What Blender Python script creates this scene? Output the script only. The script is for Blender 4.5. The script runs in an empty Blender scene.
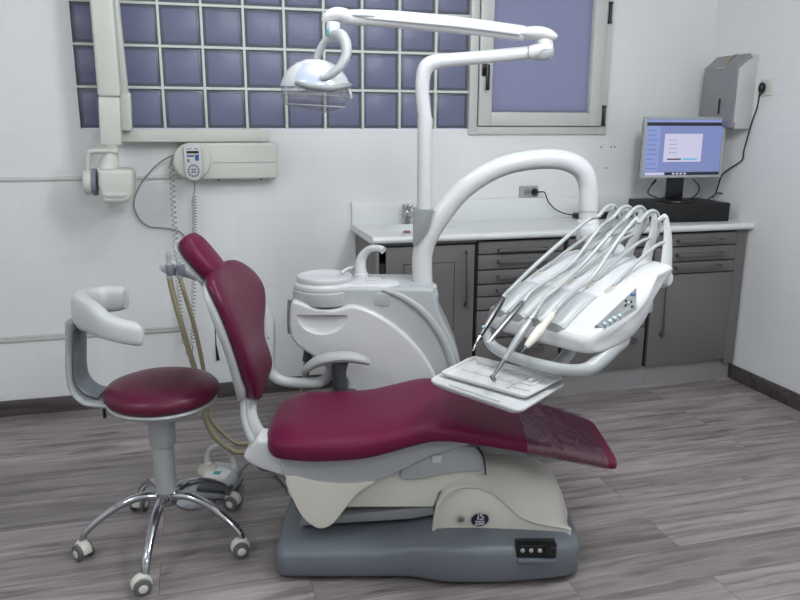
import bpy, bmesh, math, random
from math import sin, cos, pi, radians
from mathutils import Vector, Matrix
from mathutils.bvhtree import BVHTree
random.seed(7)
scene = bpy.context.scene
COL = scene.collection

# ------------------------------------------------------------------ camera
FPX, YAW, PITCH, ROLL, CAMH = 744.5, .268, .2347, -.0033, 1.45
_F = Vector((sin(YAW)*cos(PITCH), cos(YAW)*cos(PITCH), -sin(PITCH)))
_R0 = Vector((cos(YAW), -sin(YAW), 0)); _D0 = _F.cross(_R0)
_R = _R0*cos(ROLL) + _D0*sin(ROLL); _D = -_R0*sin(ROLL) + _D0*cos(ROLL)
cam = bpy.data.cameras.new('camera'); camo = bpy.data.objects.new('camera', cam); COL.objects.link(camo)
M = Matrix((( _R.x, -_D.x, -_F.x), (_R.y, -_D.y, -_F.y), (_R.z, -_D.z, -_F.z))).to_4x4()
M.translation = Vector((0, 0, CAMH)); camo.matrix_world = M
cam.sensor_width = 36; cam.lens = FPX/800*36; cam.clip_start = .05
scene.camera = camo

def ray(x, y): return _R*((x-400)/FPX) + _D*((y-300)/FPX) + _F
CAMP = Vector((0, 0, CAMH))
# the dental equipment stands turned against the room: frame (u, v, z), u along the chair, v across it
CF = Matrix.Rotation(-YAW, 4, 'Z')
ID = Matrix.Identity(4)
def S(x, y, V):
    "photo point at distance V across the chair frame, in (u, v, z)"
    d = ray(x, y); v = d.x*sin(YAW)+d.y*cos(YAW); p = CAMP + d*(V/v)
    return Vector((p.x*cos(YAW)-p.y*sin(YAW), V, p.z))
def SZ(x, y, z):
    d = ray(x, y); p = CAMP + d*((z-CAMH)/d.z)
    return Vector((p.x*cos(YAW)-p.y*sin(YAW), p.x*sin(YAW)+p.y*cos(YAW), z))
def WY(x, y, Y):
    d = ray(x, y); return CAMP + d*(Y/d.y)
def WX(x, y, X):
    d = ray(x, y); return CAMP + d*(X/d.x)

# ------------------------------------------------------------------ materials
def lin(c):
    return tuple(((v/255)/12.92 if v/255 <= .04045 else (((v/255)+.055)/1.055)**2.4) for v in c)
def mat(name, rgb, rough=.5, metal=0, var=.04, scale=30, bump=0, coat=0, bscale=None, spec=.5, **kw):
    m = bpy.data.materials.new(name); m.use_nodes = True; nt = m.node_tree; n = nt.nodes; b = n['Principled BSDF']
    c = lin(rgb)
    tc = n.new('ShaderNodeTexCoord'); no = n.new('ShaderNodeTexNoise'); no.inputs['Scale'].default_value = scale; no.inputs['Detail'].default_value = 4
    nt.links.new(tc.outputs['Object'], no.inputs['Vector'])
    mx = n.new('ShaderNodeMix'); mx.data_type = 'RGBA'
    mx.inputs[6].default_value = (*[v*(1-var) for v in c], 1); mx.inputs[7].default_value = (*[min(1, v*(1+var)) for v in c], 1)
    nt.links.new(no.outputs['Fac'], mx.inputs[0]); nt.links.new(mx.outputs[2], b.inputs['Base Color'])
    b.inputs['Roughness'].default_value = rough; b.inputs['Metallic'].default_value = metal
    b.inputs['Specular IOR Level'].default_value = spec
    if coat: b.inputs['Coat Weight'].default_value = coat; b.inputs['Coat Roughness'].default_value = .15
    if bump:
        bp = n.new('ShaderNodeBump'); bp.inputs['Strength'].default_value = bump; bp.inputs['Distance'].default_value = .002
        n2 = n.new('ShaderNodeTexNoise'); n2.inputs['Scale'].default_value = bscale or 200; n2.inputs['Detail'].default_value = 5
        nt.links.new(tc.outputs['Object'], n2.inputs['Vector'])
        nt.links.new(n2.outputs['Fac'], bp.inputs['Height']); nt.links.new(bp.outputs['Normal'], b.inputs['Normal'])
    for k, v in kw.items(): b.inputs[k.replace('_', ' ')].default_value = v
    return m

def tile_mat(name, axis):
    m = bpy.data.materials.new(name); m.use_nodes = True; nt = m.node_tree; n = nt.nodes; b = n['Principled BSDF']; L = nt.links.new
    g = n.new('ShaderNodeNewGeometry'); sx = n.new('ShaderNodeSeparateXYZ'); L(g.outputs['Position'], sx.inputs[0])
    cb = n.new('ShaderNodeCombineXYZ'); L(sx.outputs['X' if axis == 'x' else 'Y'], cb.inputs[0])
    zo = n.new('ShaderNodeMath'); zo.operation = 'ADD'; zo.inputs[1].default_value = .01; L(sx.outputs['Z'], zo.inputs[0]); L(zo.outputs[0], cb.inputs[1])
    br = n.new('ShaderNodeTexBrick'); br.offset = .5; br.inputs['Scale'].default_value = 1
    br.inputs['Brick Width'].default_value = .40; br.inputs['Row Height'].default_value = .20
    br.inputs['Mortar Size'].default_value = .0016; br.inputs['Mortar Smooth'].default_value = .6
    br.inputs['Color1'].default_value = (*lin((226, 227, 228)), 1); br.inputs['Color2'].default_value = (*lin((228, 229, 230)), 1)
    br.inputs['Mortar'].default_value = (*lin((218, 220, 221)), 1)
    L(cb.outputs[0], br.inputs['Vector'])
    L(br.outputs['Color'], b.inputs['Base Color'])
    no = n.new('ShaderNodeTexNoise'); no.inputs['Scale'].default_value = 6; L(g.outputs['Position'], no.inputs['Vector'])
    ma = n.new('ShaderNodeMath'); ma.operation = 'MULTIPLY_ADD'; ma.inputs[1].default_value = -.35; L(br.outputs['Fac'], ma.inputs[0]); L(no.outputs['Fac'], ma.inputs[2])
    bp = n.new('ShaderNodeBump'); bp.inputs['Strength'].default_value = .12; bp.inputs['Distance'].default_value = .003
    L(ma.outputs[0], bp.inputs['Height']); L(bp.outputs['Normal'], b.inputs['Normal'])
    b.inputs['Roughness'].default_value = .42; b.inputs['Specular IOR Level'].default_value = .35
    return m

def wood_mat(name, plank=True, c1=(145, 137, 136), c2=(116, 109, 110), cd=(72, 64, 66), cl=(164, 156, 154), axis='X'):
    m = bpy.data.materials.new(name); m.use_nodes = True; nt = m.node_tree; n = nt.nodes; b = n['Principled BSDF']; L = nt.links.new
    g = n.new('ShaderNodeNewGeometry'); pos = g.outputs['Position']
    br = n.new('ShaderNodeTexBrick'); br.offset = .37; br.offset_frequency = 2
    br.inputs['Scale'].default_value = 1; br.inputs['Brick Width'].default_value = 1.28; br.inputs['Row Height'].default_value = .181
    br.inputs['Mortar Size'].default_value = .0009; br.inputs['Mortar Smooth'].default_value = .3
    br.inputs['Color1'].default_value = (0, 0, 0, 1); br.inputs['Color2'].default_value = (1, 1, 1, 1); br.inputs['Mortar'].default_value = (.5, .5, .5, 1)
    mp0 = n.new('ShaderNodeMapping'); mp0.inputs['Location'].default_value = (-.29, -.011, 0); L(pos, mp0.inputs['Vector']); L(mp0.outputs[0], br.inputs['Vector'])
    sep = n.new('ShaderNodeSeparateColor'); L(br.outputs['Color'], sep.inputs[0]); rnd = sep.outputs[0]
    # offset the grain of each plank
    mul = n.new('ShaderNodeMath'); mul.operation = 'MULTIPLY'; mul.inputs[1].default_value = 37.0; L(rnd, mul.inputs[0])
    cb = n.new('ShaderNodeCombineXYZ'); L(mul.outputs[0], cb.inputs[0]); L(mul.outputs[0], cb.inputs[1]); L(mul.outputs[0], cb.inputs[2])
    va = n.new('ShaderNodeVectorMath'); va.operation = 'ADD'; L(pos, va.inputs[0]); L(cb.outputs[0], va.inputs[1])
    vec = va.outputs[0] if plank else pos
    def nz(sx, sy, sz, sc, det, dist=0):
        mp = n.new('ShaderNodeMapping'); mp.inputs['Scale'].default_value = (sx, sy, sz); L(vec, mp.inputs['Vector'])
        t = n.new('ShaderNodeTexNoise'); t.inputs['Scale'].default_value = sc; t.inputs['Detail'].default_value = det; t.inputs['Distortion'].default_value = dist
        L(mp.outputs[0], t.inputs['Vector']); return t.outputs['Fac']
    s = (1, 13, 13) if axis == 'X' else (13, 1, 13)
    a = nz(*[q*1.0 for q in s], 2.2, 8, .6); f = nz(*[q*3.2 if q > 1 else 1.5 for q in s], 6, 6, .2); k = nz(*[q*.35 if q > 1 else 1 for q in s], 3.0, 4, 1.2)
    r1 = n.new('ShaderNodeValToRGB'); e = r1.color_ramp.elements; e[0].position = .33; e[0].color = (*lin(c2), 1); e[1].position = .68; e[1].color = (*lin(cl), 1)
    mid = r1.color_ramp.elements.new(.5); mid.color = (*lin(c1), 1)
    L(a, r1.inputs[0])
    r2 = n.new('ShaderNodeValToRGB'); e = r2.color_ramp.elements; e[0].position = .35; e[0].color = (.80, .79, .80, 1); e[1].position = .62; e[1].color = (1.05, 1.05, 1.05, 1); L(f, r2.inputs[0])
    r3 = n.new('ShaderNodeValToRGB'); e = r3.color_ramp.elements; e[0].position = .28; e[0].color = (.55, .5, .52, 1); e[1].position = .4; e[1].color = (1, 1, 1, 1); L(k, r3.inputs[0])
    def mm(a_, b_, fac=1):
        x = n.new('ShaderNodeMix'); x.data_type = 'RGBA'; x.blend_type = 'MULTIPLY'; x.inputs[0].default_value = fac; L(a_, x.inputs[6]); L(b_, x.inputs[7]); return x.outputs[2]
    c = mm(mm(r1.outputs[0], r2.outputs[0], .9), r3.outputs[0], .8)
    if plank:
        r4 = n.new('ShaderNodeMapRange'); r4.inputs['To Min'].default_value = .78; r4.inputs['To Max'].default_value = 1.2; L(rnd, r4.inputs[0])
        cc = n.new('ShaderNodeCombineColor'); [L(r4.outputs[0], cc.inputs[i]) for i in range(3)]
        c = mm(c, cc.outputs[0])
        x = n.new('ShaderNodeMix'); x.data_type = 'RGBA'; L(br.outputs['Fac'], x.inputs[0]); L(c, x.inputs[6]); x.inputs[7].default_value = (*lin((62, 56, 58)), 1); c = x.outputs[2]
    L(c, b.inputs['Base Color'])
    bp = n.new('ShaderNodeBump'); bp.inputs['Strength'].default_value = .15; bp.inputs['Distance'].default_value = .001; L(f, bp.inputs['Height']); L(bp.outputs['Normal'], b.inputs['Normal'])
    b.inputs['Roughness'].default_value = .42; b.inputs['Specular IOR Level'].default_value = .4
    return m

MT = dict(
 wall_x=tile_mat('tiled wall paint x', 'x'), wall_y=tile_mat('tiled wall paint y', 'y'), plain=mat('plain wall paint', (222, 223, 224), .7),
 ceil=mat('ceiling paint', (225, 226, 226), .9), floor=wood_mat('grey oak laminate'), base=wood_mat('dark oak skirting', False, (86, 79, 81), (64, 58, 61), (40, 36, 38), (103, 95, 97)),
 trimw=mat('white trim strip', (206, 206, 204), .45), mortar=mat('white mortar', (208, 212, 206), .6, bump=.2),
 alu=mat('cream lacquered aluminium', (196, 198, 195), .38), alu_dark=mat('window gasket', (70, 72, 74), .6),
 black=mat('black plastic', (14, 14, 16), .35, bump=.1), blackm=mat('matt black steel', (12, 12, 14), .5, bump=.15),
 cab=mat('grey textured laminate', (110, 107, 107), .5, var=.05, scale=90, bump=.25, bscale=120), cab_dark=mat('cabinet gap', (28, 27, 28), .7),
 plinth=mat('brushed aluminium plinth', (160, 160, 161), .45, .3, var=.06, scale=60), handle=mat('brushed steel handle', (118, 120, 124), .32, .8),
 counter=mat('white solid surface', (222, 224, 225), .28, var=.01), chrome=mat('chrome', (180, 182, 186), .1, 1, var=.01),
 steel=mat('steel', (150, 152, 156), .24, 1), steel_dark=mat('dark steel', (98, 98, 100), .3, 1),
 leather=mat('burgundy vinyl', (98, 22, 56), .42, var=.05, bump=.12, bscale=160, spec=.2), leather2=mat('dark burgundy vinyl', (88, 18, 49), .38, var=.05, bump=.12, bscale=160, coat=.02, spec=.35),
 white=mat('white lacquer', (202, 203, 206), .26, var=.012, coat=.2), white2=mat('soft white plastic', (196, 198, 200), .38, var=.015),
 lgrey=mat('light grey plastic', (168, 172, 174), .36, var=.015), mgrey=mat('mid grey plastic', (132, 136, 138), .42), dgrey=mat('slate grey plastic', (102, 108, 116), .4, var=.03, bump=.1),
 dgrey2=mat('dark slate plastic', (62, 68, 74), .42), cream=mat('cream plastic', (212, 209, 200), .36, var=.02), cream2=mat('warm grey plastic', (176, 173, 164), .4, var=.02),
 xray=mat('ivory lacquer', (202, 204, 197), .35, var=.012), xray_grey=mat('grey ring plastic', (120, 124, 136), .4),
 hose=mat('beige rubber hose', (150, 142, 116), .55), hosel=mat('pale yellow hose', (192, 186, 154), .5), hoseg=mat('light grey silicone hose', (164, 168, 169), .36), rod=mat('grey rod', (156, 160, 162), .32, .3),
 cable=mat('grey cable', (140, 138, 140), .5), coil=mat('pale coiled cord', (150, 150, 144), .5), blue=mat('blue print', (50, 80, 140), .5), navy=mat('navy decal', (22, 26, 56), .4),
 teal=mat('teal label', (40, 140, 150), .5), tape=mat('brown adhesive tape', (176, 158, 112), .4), brown=mat('reddish brown soap', (140, 96, 90), .5),
 rubber=mat('grey rubber tread', (96, 98, 100), .6), stainless=mat('satin stainless steel', (150, 150, 154), .38, .5, var=.08, scale=8), print_grey=mat('grey print', (110, 112, 116), .6),
 plugw=mat('white socket plastic', (212, 211, 206), .35), plugg=mat('grey socket plastic', (160, 162, 165), .4),
 button=mat('pale blue button', (150, 176, 190), .35), tray=mat('white tray plastic', (208, 209, 208), .35, var=.01))
def glassy(name, rgb, alpha, rough=.08):
    m = bpy.data.materials.new(name); m.use_nodes = True; nt = m.node_tree; n = nt.nodes; L = nt.links.new
    n.remove(n['Principled BSDF']); o = n['Material Output']
    t = n.new('ShaderNodeBsdfTransparent'); t.inputs[0].default_value = (*lin(rgb), 1)
    g = n.new('ShaderNodeBsdfGlossy'); g.inputs['Roughness'].default_value = rough
    no = n.new('ShaderNodeTexNoise'); no.inputs['Scale'].default_value = 26; no.inputs['Detail'].default_value = 3; no.inputs['Distortion'].default_value = 1.5
    bp = n.new('ShaderNodeBump'); bp.inputs['Strength'].default_value = .5; bp.inputs['Distance'].default_value = .01
    tc = n.new('ShaderNodeTexCoord'); L(tc.outputs['Object'], no.inputs['Vector']); L(no.outputs['Fac'], bp.inputs['Height']); L(bp.outputs['Normal'], g.inputs['Normal'])
    x = n.new('ShaderNodeMixShader'); x.inputs[0].default_value = alpha; L(t.outputs[0], x.inputs[1]); L(g.outputs[0], x.inputs[2]); L(x.outputs[0], o.inputs[0])
    return m
MT['film'] = glassy('clear plastic film', (236, 230, 238), .13, .03)
MT['shield'] = glassy('clear lamp shield', (236, 238, 242), .25, .3)
MT['bellows'] = glassy('clear cover sheet', (190, 190, 190), .3)
def emit(name, rgb, s):
    m = bpy.data.materials.new(name); m.use_nodes = True; b = m.node_tree.nodes['Principled BSDF']
    b.inputs['Base Color'].default_value = (.02, .02, .02, 1); b.inputs['Emission Color'].default_value = (*lin(rgb), 1); b.inputs['Emission Strength'].default_value = s; b.inputs['Roughness'].default_value = .3
    return m
def backlit(name, base, sc, tr_=.5):
    "obscured window glass: diffuse transmission of the dusk outside, plus its own sheen"
    m = bpy.data.materials.new(name); m.use_nodes = True; nt = m.node_tree; n = nt.nodes; L = nt.links.new
    b = n['Principled BSDF']; b.inputs['Base Color'].default_value = (*lin(base), 1); b.inputs['Roughness'].default_value = .3
    tr = n.new('ShaderNodeBsdfTranslucent'); tr.inputs[0].default_value = (.85, .85, .95, 1)
    no = n.new('ShaderNodeTexNoise'); no.inputs['Scale'].default_value = sc; no.inputs['Detail'].default_value = 5
    tc = n.new('ShaderNodeTexCoord'); L(tc.outputs['Object'], no.inputs['Vector'])
    bp = n.new('ShaderNodeBump'); bp.inputs['Strength'].default_value = .5; bp.inputs['Distance'].default_value = .004; L(no.outputs['Fac'], bp.inputs['Height']); L(bp.outputs['Normal'], b.inputs['Normal'])
    x = n.new('ShaderNodeMixShader'); x.inputs[0].default_value = tr_; L(b.outputs[0], x.inputs[1]); L(tr.outputs[0], x.inputs[2]); L(x.outputs[0], n['Material Output'].inputs[0])
    return m
MT['block'] = backlit('obscured glass block', (142, 145, 178), 40); MT['blockrim'] = backlit('glass block rim', (98, 104, 110), 40, .25); MT['pane'] = backlit('frosted window pane', (112, 117, 112), 25)

# ------------------------------------------------------------------ mesh helpers
def merge(dst, src):
    t = bpy.data.meshes.new('t'); src.to_mesh(t); dst.from_mesh(t); bpy.data.meshes.remove(t); src.free(); return dst
def obj(name, bm, m, parent=None, F=CF, sharp=35, solo=False):
    me = bpy.data.meshes.new(name)
    bmesh.ops.recalc_face_normals(bm, faces=bm.faces[:]); bm.to_mesh(me); bm.free(); me.transform(F)
    for p in me.polygons: p.use_smooth = True
    me.set_sharp_from_angle(angle=radians(sharp))
    me.materials.append(MT[m] if isinstance(m, str) else m)
    o = bpy.data.objects.new(name, me); COL.objects.link(o)
    if parent is not None:
        me.transform(WM[parent].inverted()); WM[o] = WM[parent].copy(); o.parent = parent
    else:
        me.update(); vs = [v.co for v in me.vertices]
        c = Vector(((min(v.x for v in vs)+max(v.x for v in vs))/2, (min(v.y for v in vs)+max(v.y for v in vs))/2, min(v.z for v in vs)))
        me.transform(Matrix.Translation(-c)); o.location = c; WM[o] = Matrix.Translation(c)
    return o
WM = {}
def tag(o, label, cat, group=None):
    o['label'] = label; o['category'] = cat
    if group: o['group'] = group
    return o
def struct(o): o['kind'] = 'structure'; return o
def thing(name, label, cat, loc, F=CF, group=None):
    o = bpy.data.objects.new(name, None); COL.objects.link(o); o.empty_display_size = .1
    w = F @ Vector(loc); m = Matrix.Translation(w) @ (F.to_3x3().to_4x4()); o.matrix_world = m; WM[o] = m
    return tag(o, label, cat, group)
def box(bm, lo, hi, bev=0, seg=2, mtx=None):
    t = bmesh.new(); bmesh.ops.create_cube(t, size=1)
    for v in t.verts: v.co = Vector([lo[i]+(v.co[i]+.5)*(hi[i]-lo[i]) for i in range(3)])
    if bev: bmesh.ops.bevel(t, geom=t.edges[:], offset=bev, segments=seg, affect='EDGES', profile=.5, clamp_overlap=True)
    if mtx: t.transform(mtx)
    return merge(bm, t)
def B(): return bmesh.new()
def rings(bm, rs, cap=True, loop=False):
    vs = [[bm.verts.new(p) for p in r] for r in rs]; n = len(rs[0])
    R_ = range(len(vs)) if loop else range(len(vs)-1)
    for i in R_:
        a, b = vs[i], vs[(i+1) % len(vs)]
        for j in range(n):
            try: bm.faces.new((a[j], a[(j+1) % n], b[(j+1) % n], b[j]))
            except ValueError: pass
    if cap and not loop: bm.faces.new(vs[0][::-1]); bm.faces.new(vs[-1])
    return bm
def catmull(P, n=8, closed=False):
    P = [Vector(p) for p in P]; out = []; N = len(P)
    for i in range(N if closed else N-1):
        if closed: a, b, c, d = P[i-1], P[i], P[(i+1) % N], P[(i+2) % N]
        else: a, b, c, d = P[max(i-1, 0)], P[i], P[i+1], P[min(i+2, N-1)]
        for k in range(n):
            t = k/n; out.append(.5*((2*b)+(c-a)*t+(2*a-5*b+4*c-d)*t*t+(3*b-a-3*c+d)*t**3))
    if not closed: out.append(P[-1])
    return out
def tube(bm, P, r, n=8, seg=12, closed=False, flat=None, up=None):
    "round (or flattened) tube through points; r number or list per control point"
    rr = r if isinstance(r, (list, tuple)) else [r]*len(P)
    Q = catmull([(*p, ) for p in P], n, closed) if n > 1 else [Vector(p) for p in P]
    R4 = [v.x for v in catmull([Vector((q, 0, 0)) for q in rr], n, closed)] if n > 1 else rr
    N = len(Q); rs = []; prev = None
    for i, p in enumerate(Q):
        if closed: t = (Q[(i+1) % N]-Q[i-1])
        else: t = Q[min(i+1, N-1)]-Q[max(i-1, 0)]
        t.normalize()
        if prev is None or up is not None:
            u = Vector(up) if up is not None else (Vector((0, 0, 1)) if abs(t.z) < .9 else Vector((0, 1, 0)))
        else: u = prev
        s = t.cross(u).normalized(); u = s.cross(t).normalized(); prev = u
        fx = flat or (1, 1)
        rs.append([p + s*cos(a)*R4[i]*fx[0] + u*sin(a)*R4[i]*fx[1] for a in [2*pi*k/seg for k in range(seg)]])
    rings(bm, rs, cap=not closed, loop=closed); return bm
def frame_axis(ax):
    ax = Vector(ax).normalized(); u = Vector((0, 0, 1)) if abs(ax.z) < .9 else Vector((1, 0, 0)); s = ax.cross(u).normalized(); u = s.cross(ax)
    return ax, s, u
def lathe(bm, prof, c, axis=(0, 0, 1), seg=32, sq=1.0):
    "prof list of (radius, height along axis)"
    ax, s, u = frame_axis(axis); c = Vector(c)
    rs = [[c+ax*h+(s*cos(a)+u*sin(a)*sq)*max(r, 1e-4) for a in [2*pi*k/seg for k in range(seg)]] for r, h in prof]
    rings(bm, rs); return bm
def rod(bm, a, b, r, seg=16, bev=0, r2=None):
    a, b = Vector(a), Vector(b); L = (b-a).length; r2 = r if r2 is None else r2
    if bev: pr = [(r-bev, 0), (r-bev*.3, bev*.3), (r, bev), (r2, L-bev), (r2-bev*.3, L-bev*.3), (r2-bev, L)]
    else: pr = [(r, 0), (r2, L)]
    return lathe(bm, pr, a, b-a, seg)
def prism(bm, poly, v0, v1, bev=0, seg=3, plane='uz'):
    "polygon in the (u,z) plane extruded from v0 to v1 (or (x,y) plane, or (v,z) plane)"
    t = bmesh.new()
    def P(p, v):
        return (p[0], v, p[1]) if plane == 'uz' else ((p[0], p[1], v) if plane == 'xy' else (v, p[0], p[1]))
    a = [t.verts.new(P(p, v0)) for p in poly]; b = [t.verts.new(P(p, v1)) for p in poly]; n = len(poly)
    f1 = t.faces.new(a); f2 = t.faces.new(b[::-1])
    for i in range(n): t.faces.new((a[i], b[i], b[(i+1) % n], a[(i+1) % n]))
    bmesh.ops.recalc_face_normals(t, faces=t.faces[:])
    if bev:
        es = list(set(f1.edges[:]+f2.edges[:])); bmesh.ops.bevel(t, geom=es, offset=bev, segments=seg, affect='EDGES', profile=.5, clamp_overlap=True)
    return merge(bm, t)
def pxpoly(pts, V): return [(q.x, q.z) for q in [S(x, y, V) for x, y in pts]]
def smoothpoly(pts, n=5): return [(q.x, q.y) for q in catmull([Vector((p[0], p[1], 0)) for p in pts], n, True)]
def sup(a, e):
    c, s = cos(a), sin(a); return (math.copysign(abs(c)**(2/e), c), math.copysign(abs(s)**(2/e), s))
def cushion(bm, st, e=3, seg=36, n=5):
    "stations: (center Vector, half across, normal Vector, half thick); lofted; across = v axis"
    C = catmull([s[0] for s in st], n); H = catmull([Vector((s[1], s[3], 0)) for s in st], n); Nn = catmull([s[2] for s in st], n)
    rs = []
    for c, h, nn in zip(C, H, Nn):
        nn = nn.normalized(); ring = []
        for k in range(seg):
            x, y = sup(2*pi*k/seg, e); ring.append(c+Vector((0, 1, 0))*x*h.x+nn*y*h.y)
        rs.append(ring)
    return rings(bm, rs)
def ellipsoid(bm, c, r, mtx=None, seg=24):
    t = bmesh.new(); bmesh.ops.create_uvsphere(t, u_segments=seg, v_segments=seg//2, radius=1)
    for v in t.verts: v.co = Vector((v.co.x*r[0], v.co.y*r[1], v.co.z*r[2]))
    if mtx: t.transform(mtx)
    for v in t.verts: v.co += Vector(c)
    return merge(bm, t)
def text(body, size, origin, xd, yd, m, name, parent, F=CF, depth=.0006, bold=.0):
    "real lettering laid in the plane of xd, yd"
    cu = bpy.data.curves.new('t', 'FONT'); cu.body = body; cu.size = size; cu.extrude = depth; cu.align_x = 'CENTER'; cu.align_y = 'CENTER'; cu.offset = bold
    o = bpy.data.objects.new('t', cu); COL.objects.link(o); dg = bpy.context.evaluated_depsgraph_get(); dg.update()
    me = bpy.data.meshes.new_from_object(o.evaluated_get(dg)); bm = B(); bm.from_mesh(me)
    bpy.data.objects.remove(o); bpy.data.curves.remove(cu); bpy.data.meshes.remove(me)
    xd, yd = Vector(xd).normalized(), Vector(yd).normalized(); z = xd.cross(yd)
    mt = Matrix(((xd.x, yd.x, z.x, origin[0]), (xd.y, yd.y, z.y, origin[1]), (xd.z, yd.z, z.z, origin[2]), (0, 0, 0, 1)))
    bm.transform(mt); return obj(name, bm, m, parent, F)

# ------------------------------------------------------------------ room
YB, XR, CZ = 3.918, 2.964, 2.6
XL, YF = -2.6, -1.8
W1 = (-.507, 1.455, 1.415, 2.41)     # glass block opening x0 x1 z0 z1
W2 = (1.455, 2.29, 1.385, 2.41)
b = B(); box(b, (XL-.1, YF-.1, -.1), (XR+.1, YB+.1, 0)); struct(obj('floor', b, 'floor', F=ID))
b = B(); box(b, (XL-.1, YF-.1, CZ), (XR+.1, YB+.1, CZ+.1)); struct(obj('ceiling', b, 'ceil', F=ID))
b = B()
for lo, hi in [((XL-.1, 0), (W1[0], CZ)), ((W1[0], 0), (W1[1], W1[2])), ((W1[1], 0), (W2[1], W2[2])), ((W2[1], 0), (XR+.1, CZ)), ((W1[0], W1[3]), (W2[1], CZ))]:
    box(b, (lo[0], YB, lo[1]), (hi[0], YB+.12, hi[1]))
wb = struct(obj('wall_back', b, 'wall_x', F=ID))
for q in [(601, 147), (611, 147), (614.5, 147), (606, 168)]:
    p = WY(*q, YB); b = B(); rod(b, (p.x, YB+.004, p.z), (p.x, YB-.0015, p.z), .0045, 8); obj('drill_hole', b, 'blackm', wb, F=ID)
b = B(); box(b, (XR, YF-.1, 0), (XR+.1, YB+.1, CZ)); struct(obj('wall_right', b, 'wall_y', F=ID))
b = B(); box(b, (XL-.1, YF-.1, 0), (XL, YB+.1, CZ)); struct(obj('wall_left', b, 'wall_y', F=ID))
b = B(); box(b, (XL-.1, YF-.1, 0), (XR+.1, YF, CZ)); struct(obj('wall_front', b, 'plain', F=ID))
b = B(); box(b, (XL, YB-.014, 0), (.81, YB, .082), .003); struct(obj('baseboard_back', b, 'base', F=ID))
b = B(); box(b, (XR-.014, YF, 0), (XR, 3.50, .086), .003); struct(obj('baseboard_right', b, 'base', F=ID))
b = B(); box(b, (XL, YF, 0), (XL+.014, YB, .082), .003); struct(obj('baseboard_left', b, 'base', F=ID))
b = B(); box(b, (XL, YB-.013, .386), (-.10, YB, .412), .004); box(b, (XL, YB-.017, .404), (-.10, YB, .412), .002); struct(obj('trim_1', b, 'trimw', F=ID))
b = B(); box(b, (XL, YB-.012, 1.172), (.40, YB, 1.190), .003); struct(obj('trim_2', b, 'trimw', F=ID))

# glass block window
win = struct(bpy.data.objects.new('window_1', None)); COL.objects.link(win); win.location = ((W1[0]+W1[1])/2, YB, W1[2]); WM[win] = Matrix.Translation(win.location)
bars_x = [W1[0]-.004]+[-.319+.1985*k for k in range(0, 9)]+[W1[1]+.004]
bars_z = [W1[2]-.004]+[W1[2]+.1925*k for k in range(1, 5)]+[W1[3]]
b = B()
for x in bars_x[1:-1]: box(b, (x-.0065, YB-.002, W1[2]), (x+.0065, YB+.07, W1[3]), .002)
for z in bars_z[1:-1]: box(b, (W1[0], YB-.0015, z-.0065), (W1[1], YB+.07, z+.0065), .002)
obj('mortar_grid', b, 'mortar', win, F=ID)
for i in range(len(bars_x)-1):
    for j in range(len(bars_z)-1):
        x0, x1, z0, z1 = bars_x[i]+.006, bars_x[i+1]-.006, bars_z[j]+.006, bars_z[j+1]-.006
        if z0 > 2.35 or x1-x0 < .03: continue
        b = B(); box(b, (x0, YB+.014, z0), (x1, YB+.075, z1), .004)
        o = obj('glass_block', b, 'blockrim', win, F=ID)
        b = B(); box(b, (x0+.014, YB+.008, z0+.014), (x1-.014, YB+.03, z1-.014), .006, 3); obj('block_face', b, 'block', o, F=ID)
# casement window
win2 = struct(bpy.data.objects.new('window_2', None)); COL.objects.link(win2); win2.location = ((W2[0]+W2[1])/2, YB, W2[2]); WM[win2] = Matrix.Translation(win2.location)
x0, x1, z0, z1 = W2
def ring_box(b, x0, x1, z0, z1, w, ya, yb, bev=.003):
    box(b, (x0, ya, z0), (x0+w, yb, z1), bev); box(b, (x1-w, ya, z0), (x1, yb, z1), bev)
    box(b, (x0+w-.002, ya, z0), (x1-w+.002, yb, z0+w), bev); box(b, (x0+w-.002, ya, z1-w), (x1-w+.002, yb, z1), bev)
b = B(); ring_box(b, x0, x1, z0, z1, .052, YB-.018, YB+.06); obj('window_frame', b, 'alu', win2, F=ID)
b = B(); ring_box(b, x0+.050, x1-.046, z0+.046, z1-.05, .074, YB-.034, YB+.03, .005); ring_box(b, x0+.114, x1-.11, z0+.108, z1-.11, .012, YB-.028, YB+.02, .003); sash = obj('window_sash', b, 'alu', win2, F=ID)
b = B(); ring_box(b, x0+.046, x1-.042, z0+.042, z1-.046, .006, YB-.022, YB-.016, 0); obj('gasket', b, 'alu_dark', sash, F=ID)
b = B(); box(b, (x0+.12, YB+.0, z0+.115), (x1-.118, YB+.008, z1-.12)); obj('window_pane', b, 'pane', win2, F=ID)
b = B(); hx = 1.528; box(b, (hx-.014, YB-.042, 1.69), (hx+.014, YB-.032, 1.77), .003); box(b, (hx-.008, YB-.075, 1.725), (hx+.008, YB-.04, 1.745), .003); box(b, (hx-.002, YB-.078, 1.615), (hx+.018, YB-.064, 1.748), .004); obj('window_handle', b, 'black', win2, F=ID)
for (za, zb) in ((1.435, 1.54), (1.985, 2.09)):
    b = B(); rod(b, (2.262, YB-.030, za), (2.262, YB-.030, zb), .009, 12, .002); rod(b, (2.262, YB-.030, za-.004), (2.262, YB-.030, za+.012), .012, 12, .002); rod(b, (2.262, YB-.030, zb-.008), (2.262, YB-.030, zb+.004), .012, 12, .002); obj('window_hinge', b, 'black', win2, F=ID)

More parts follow.
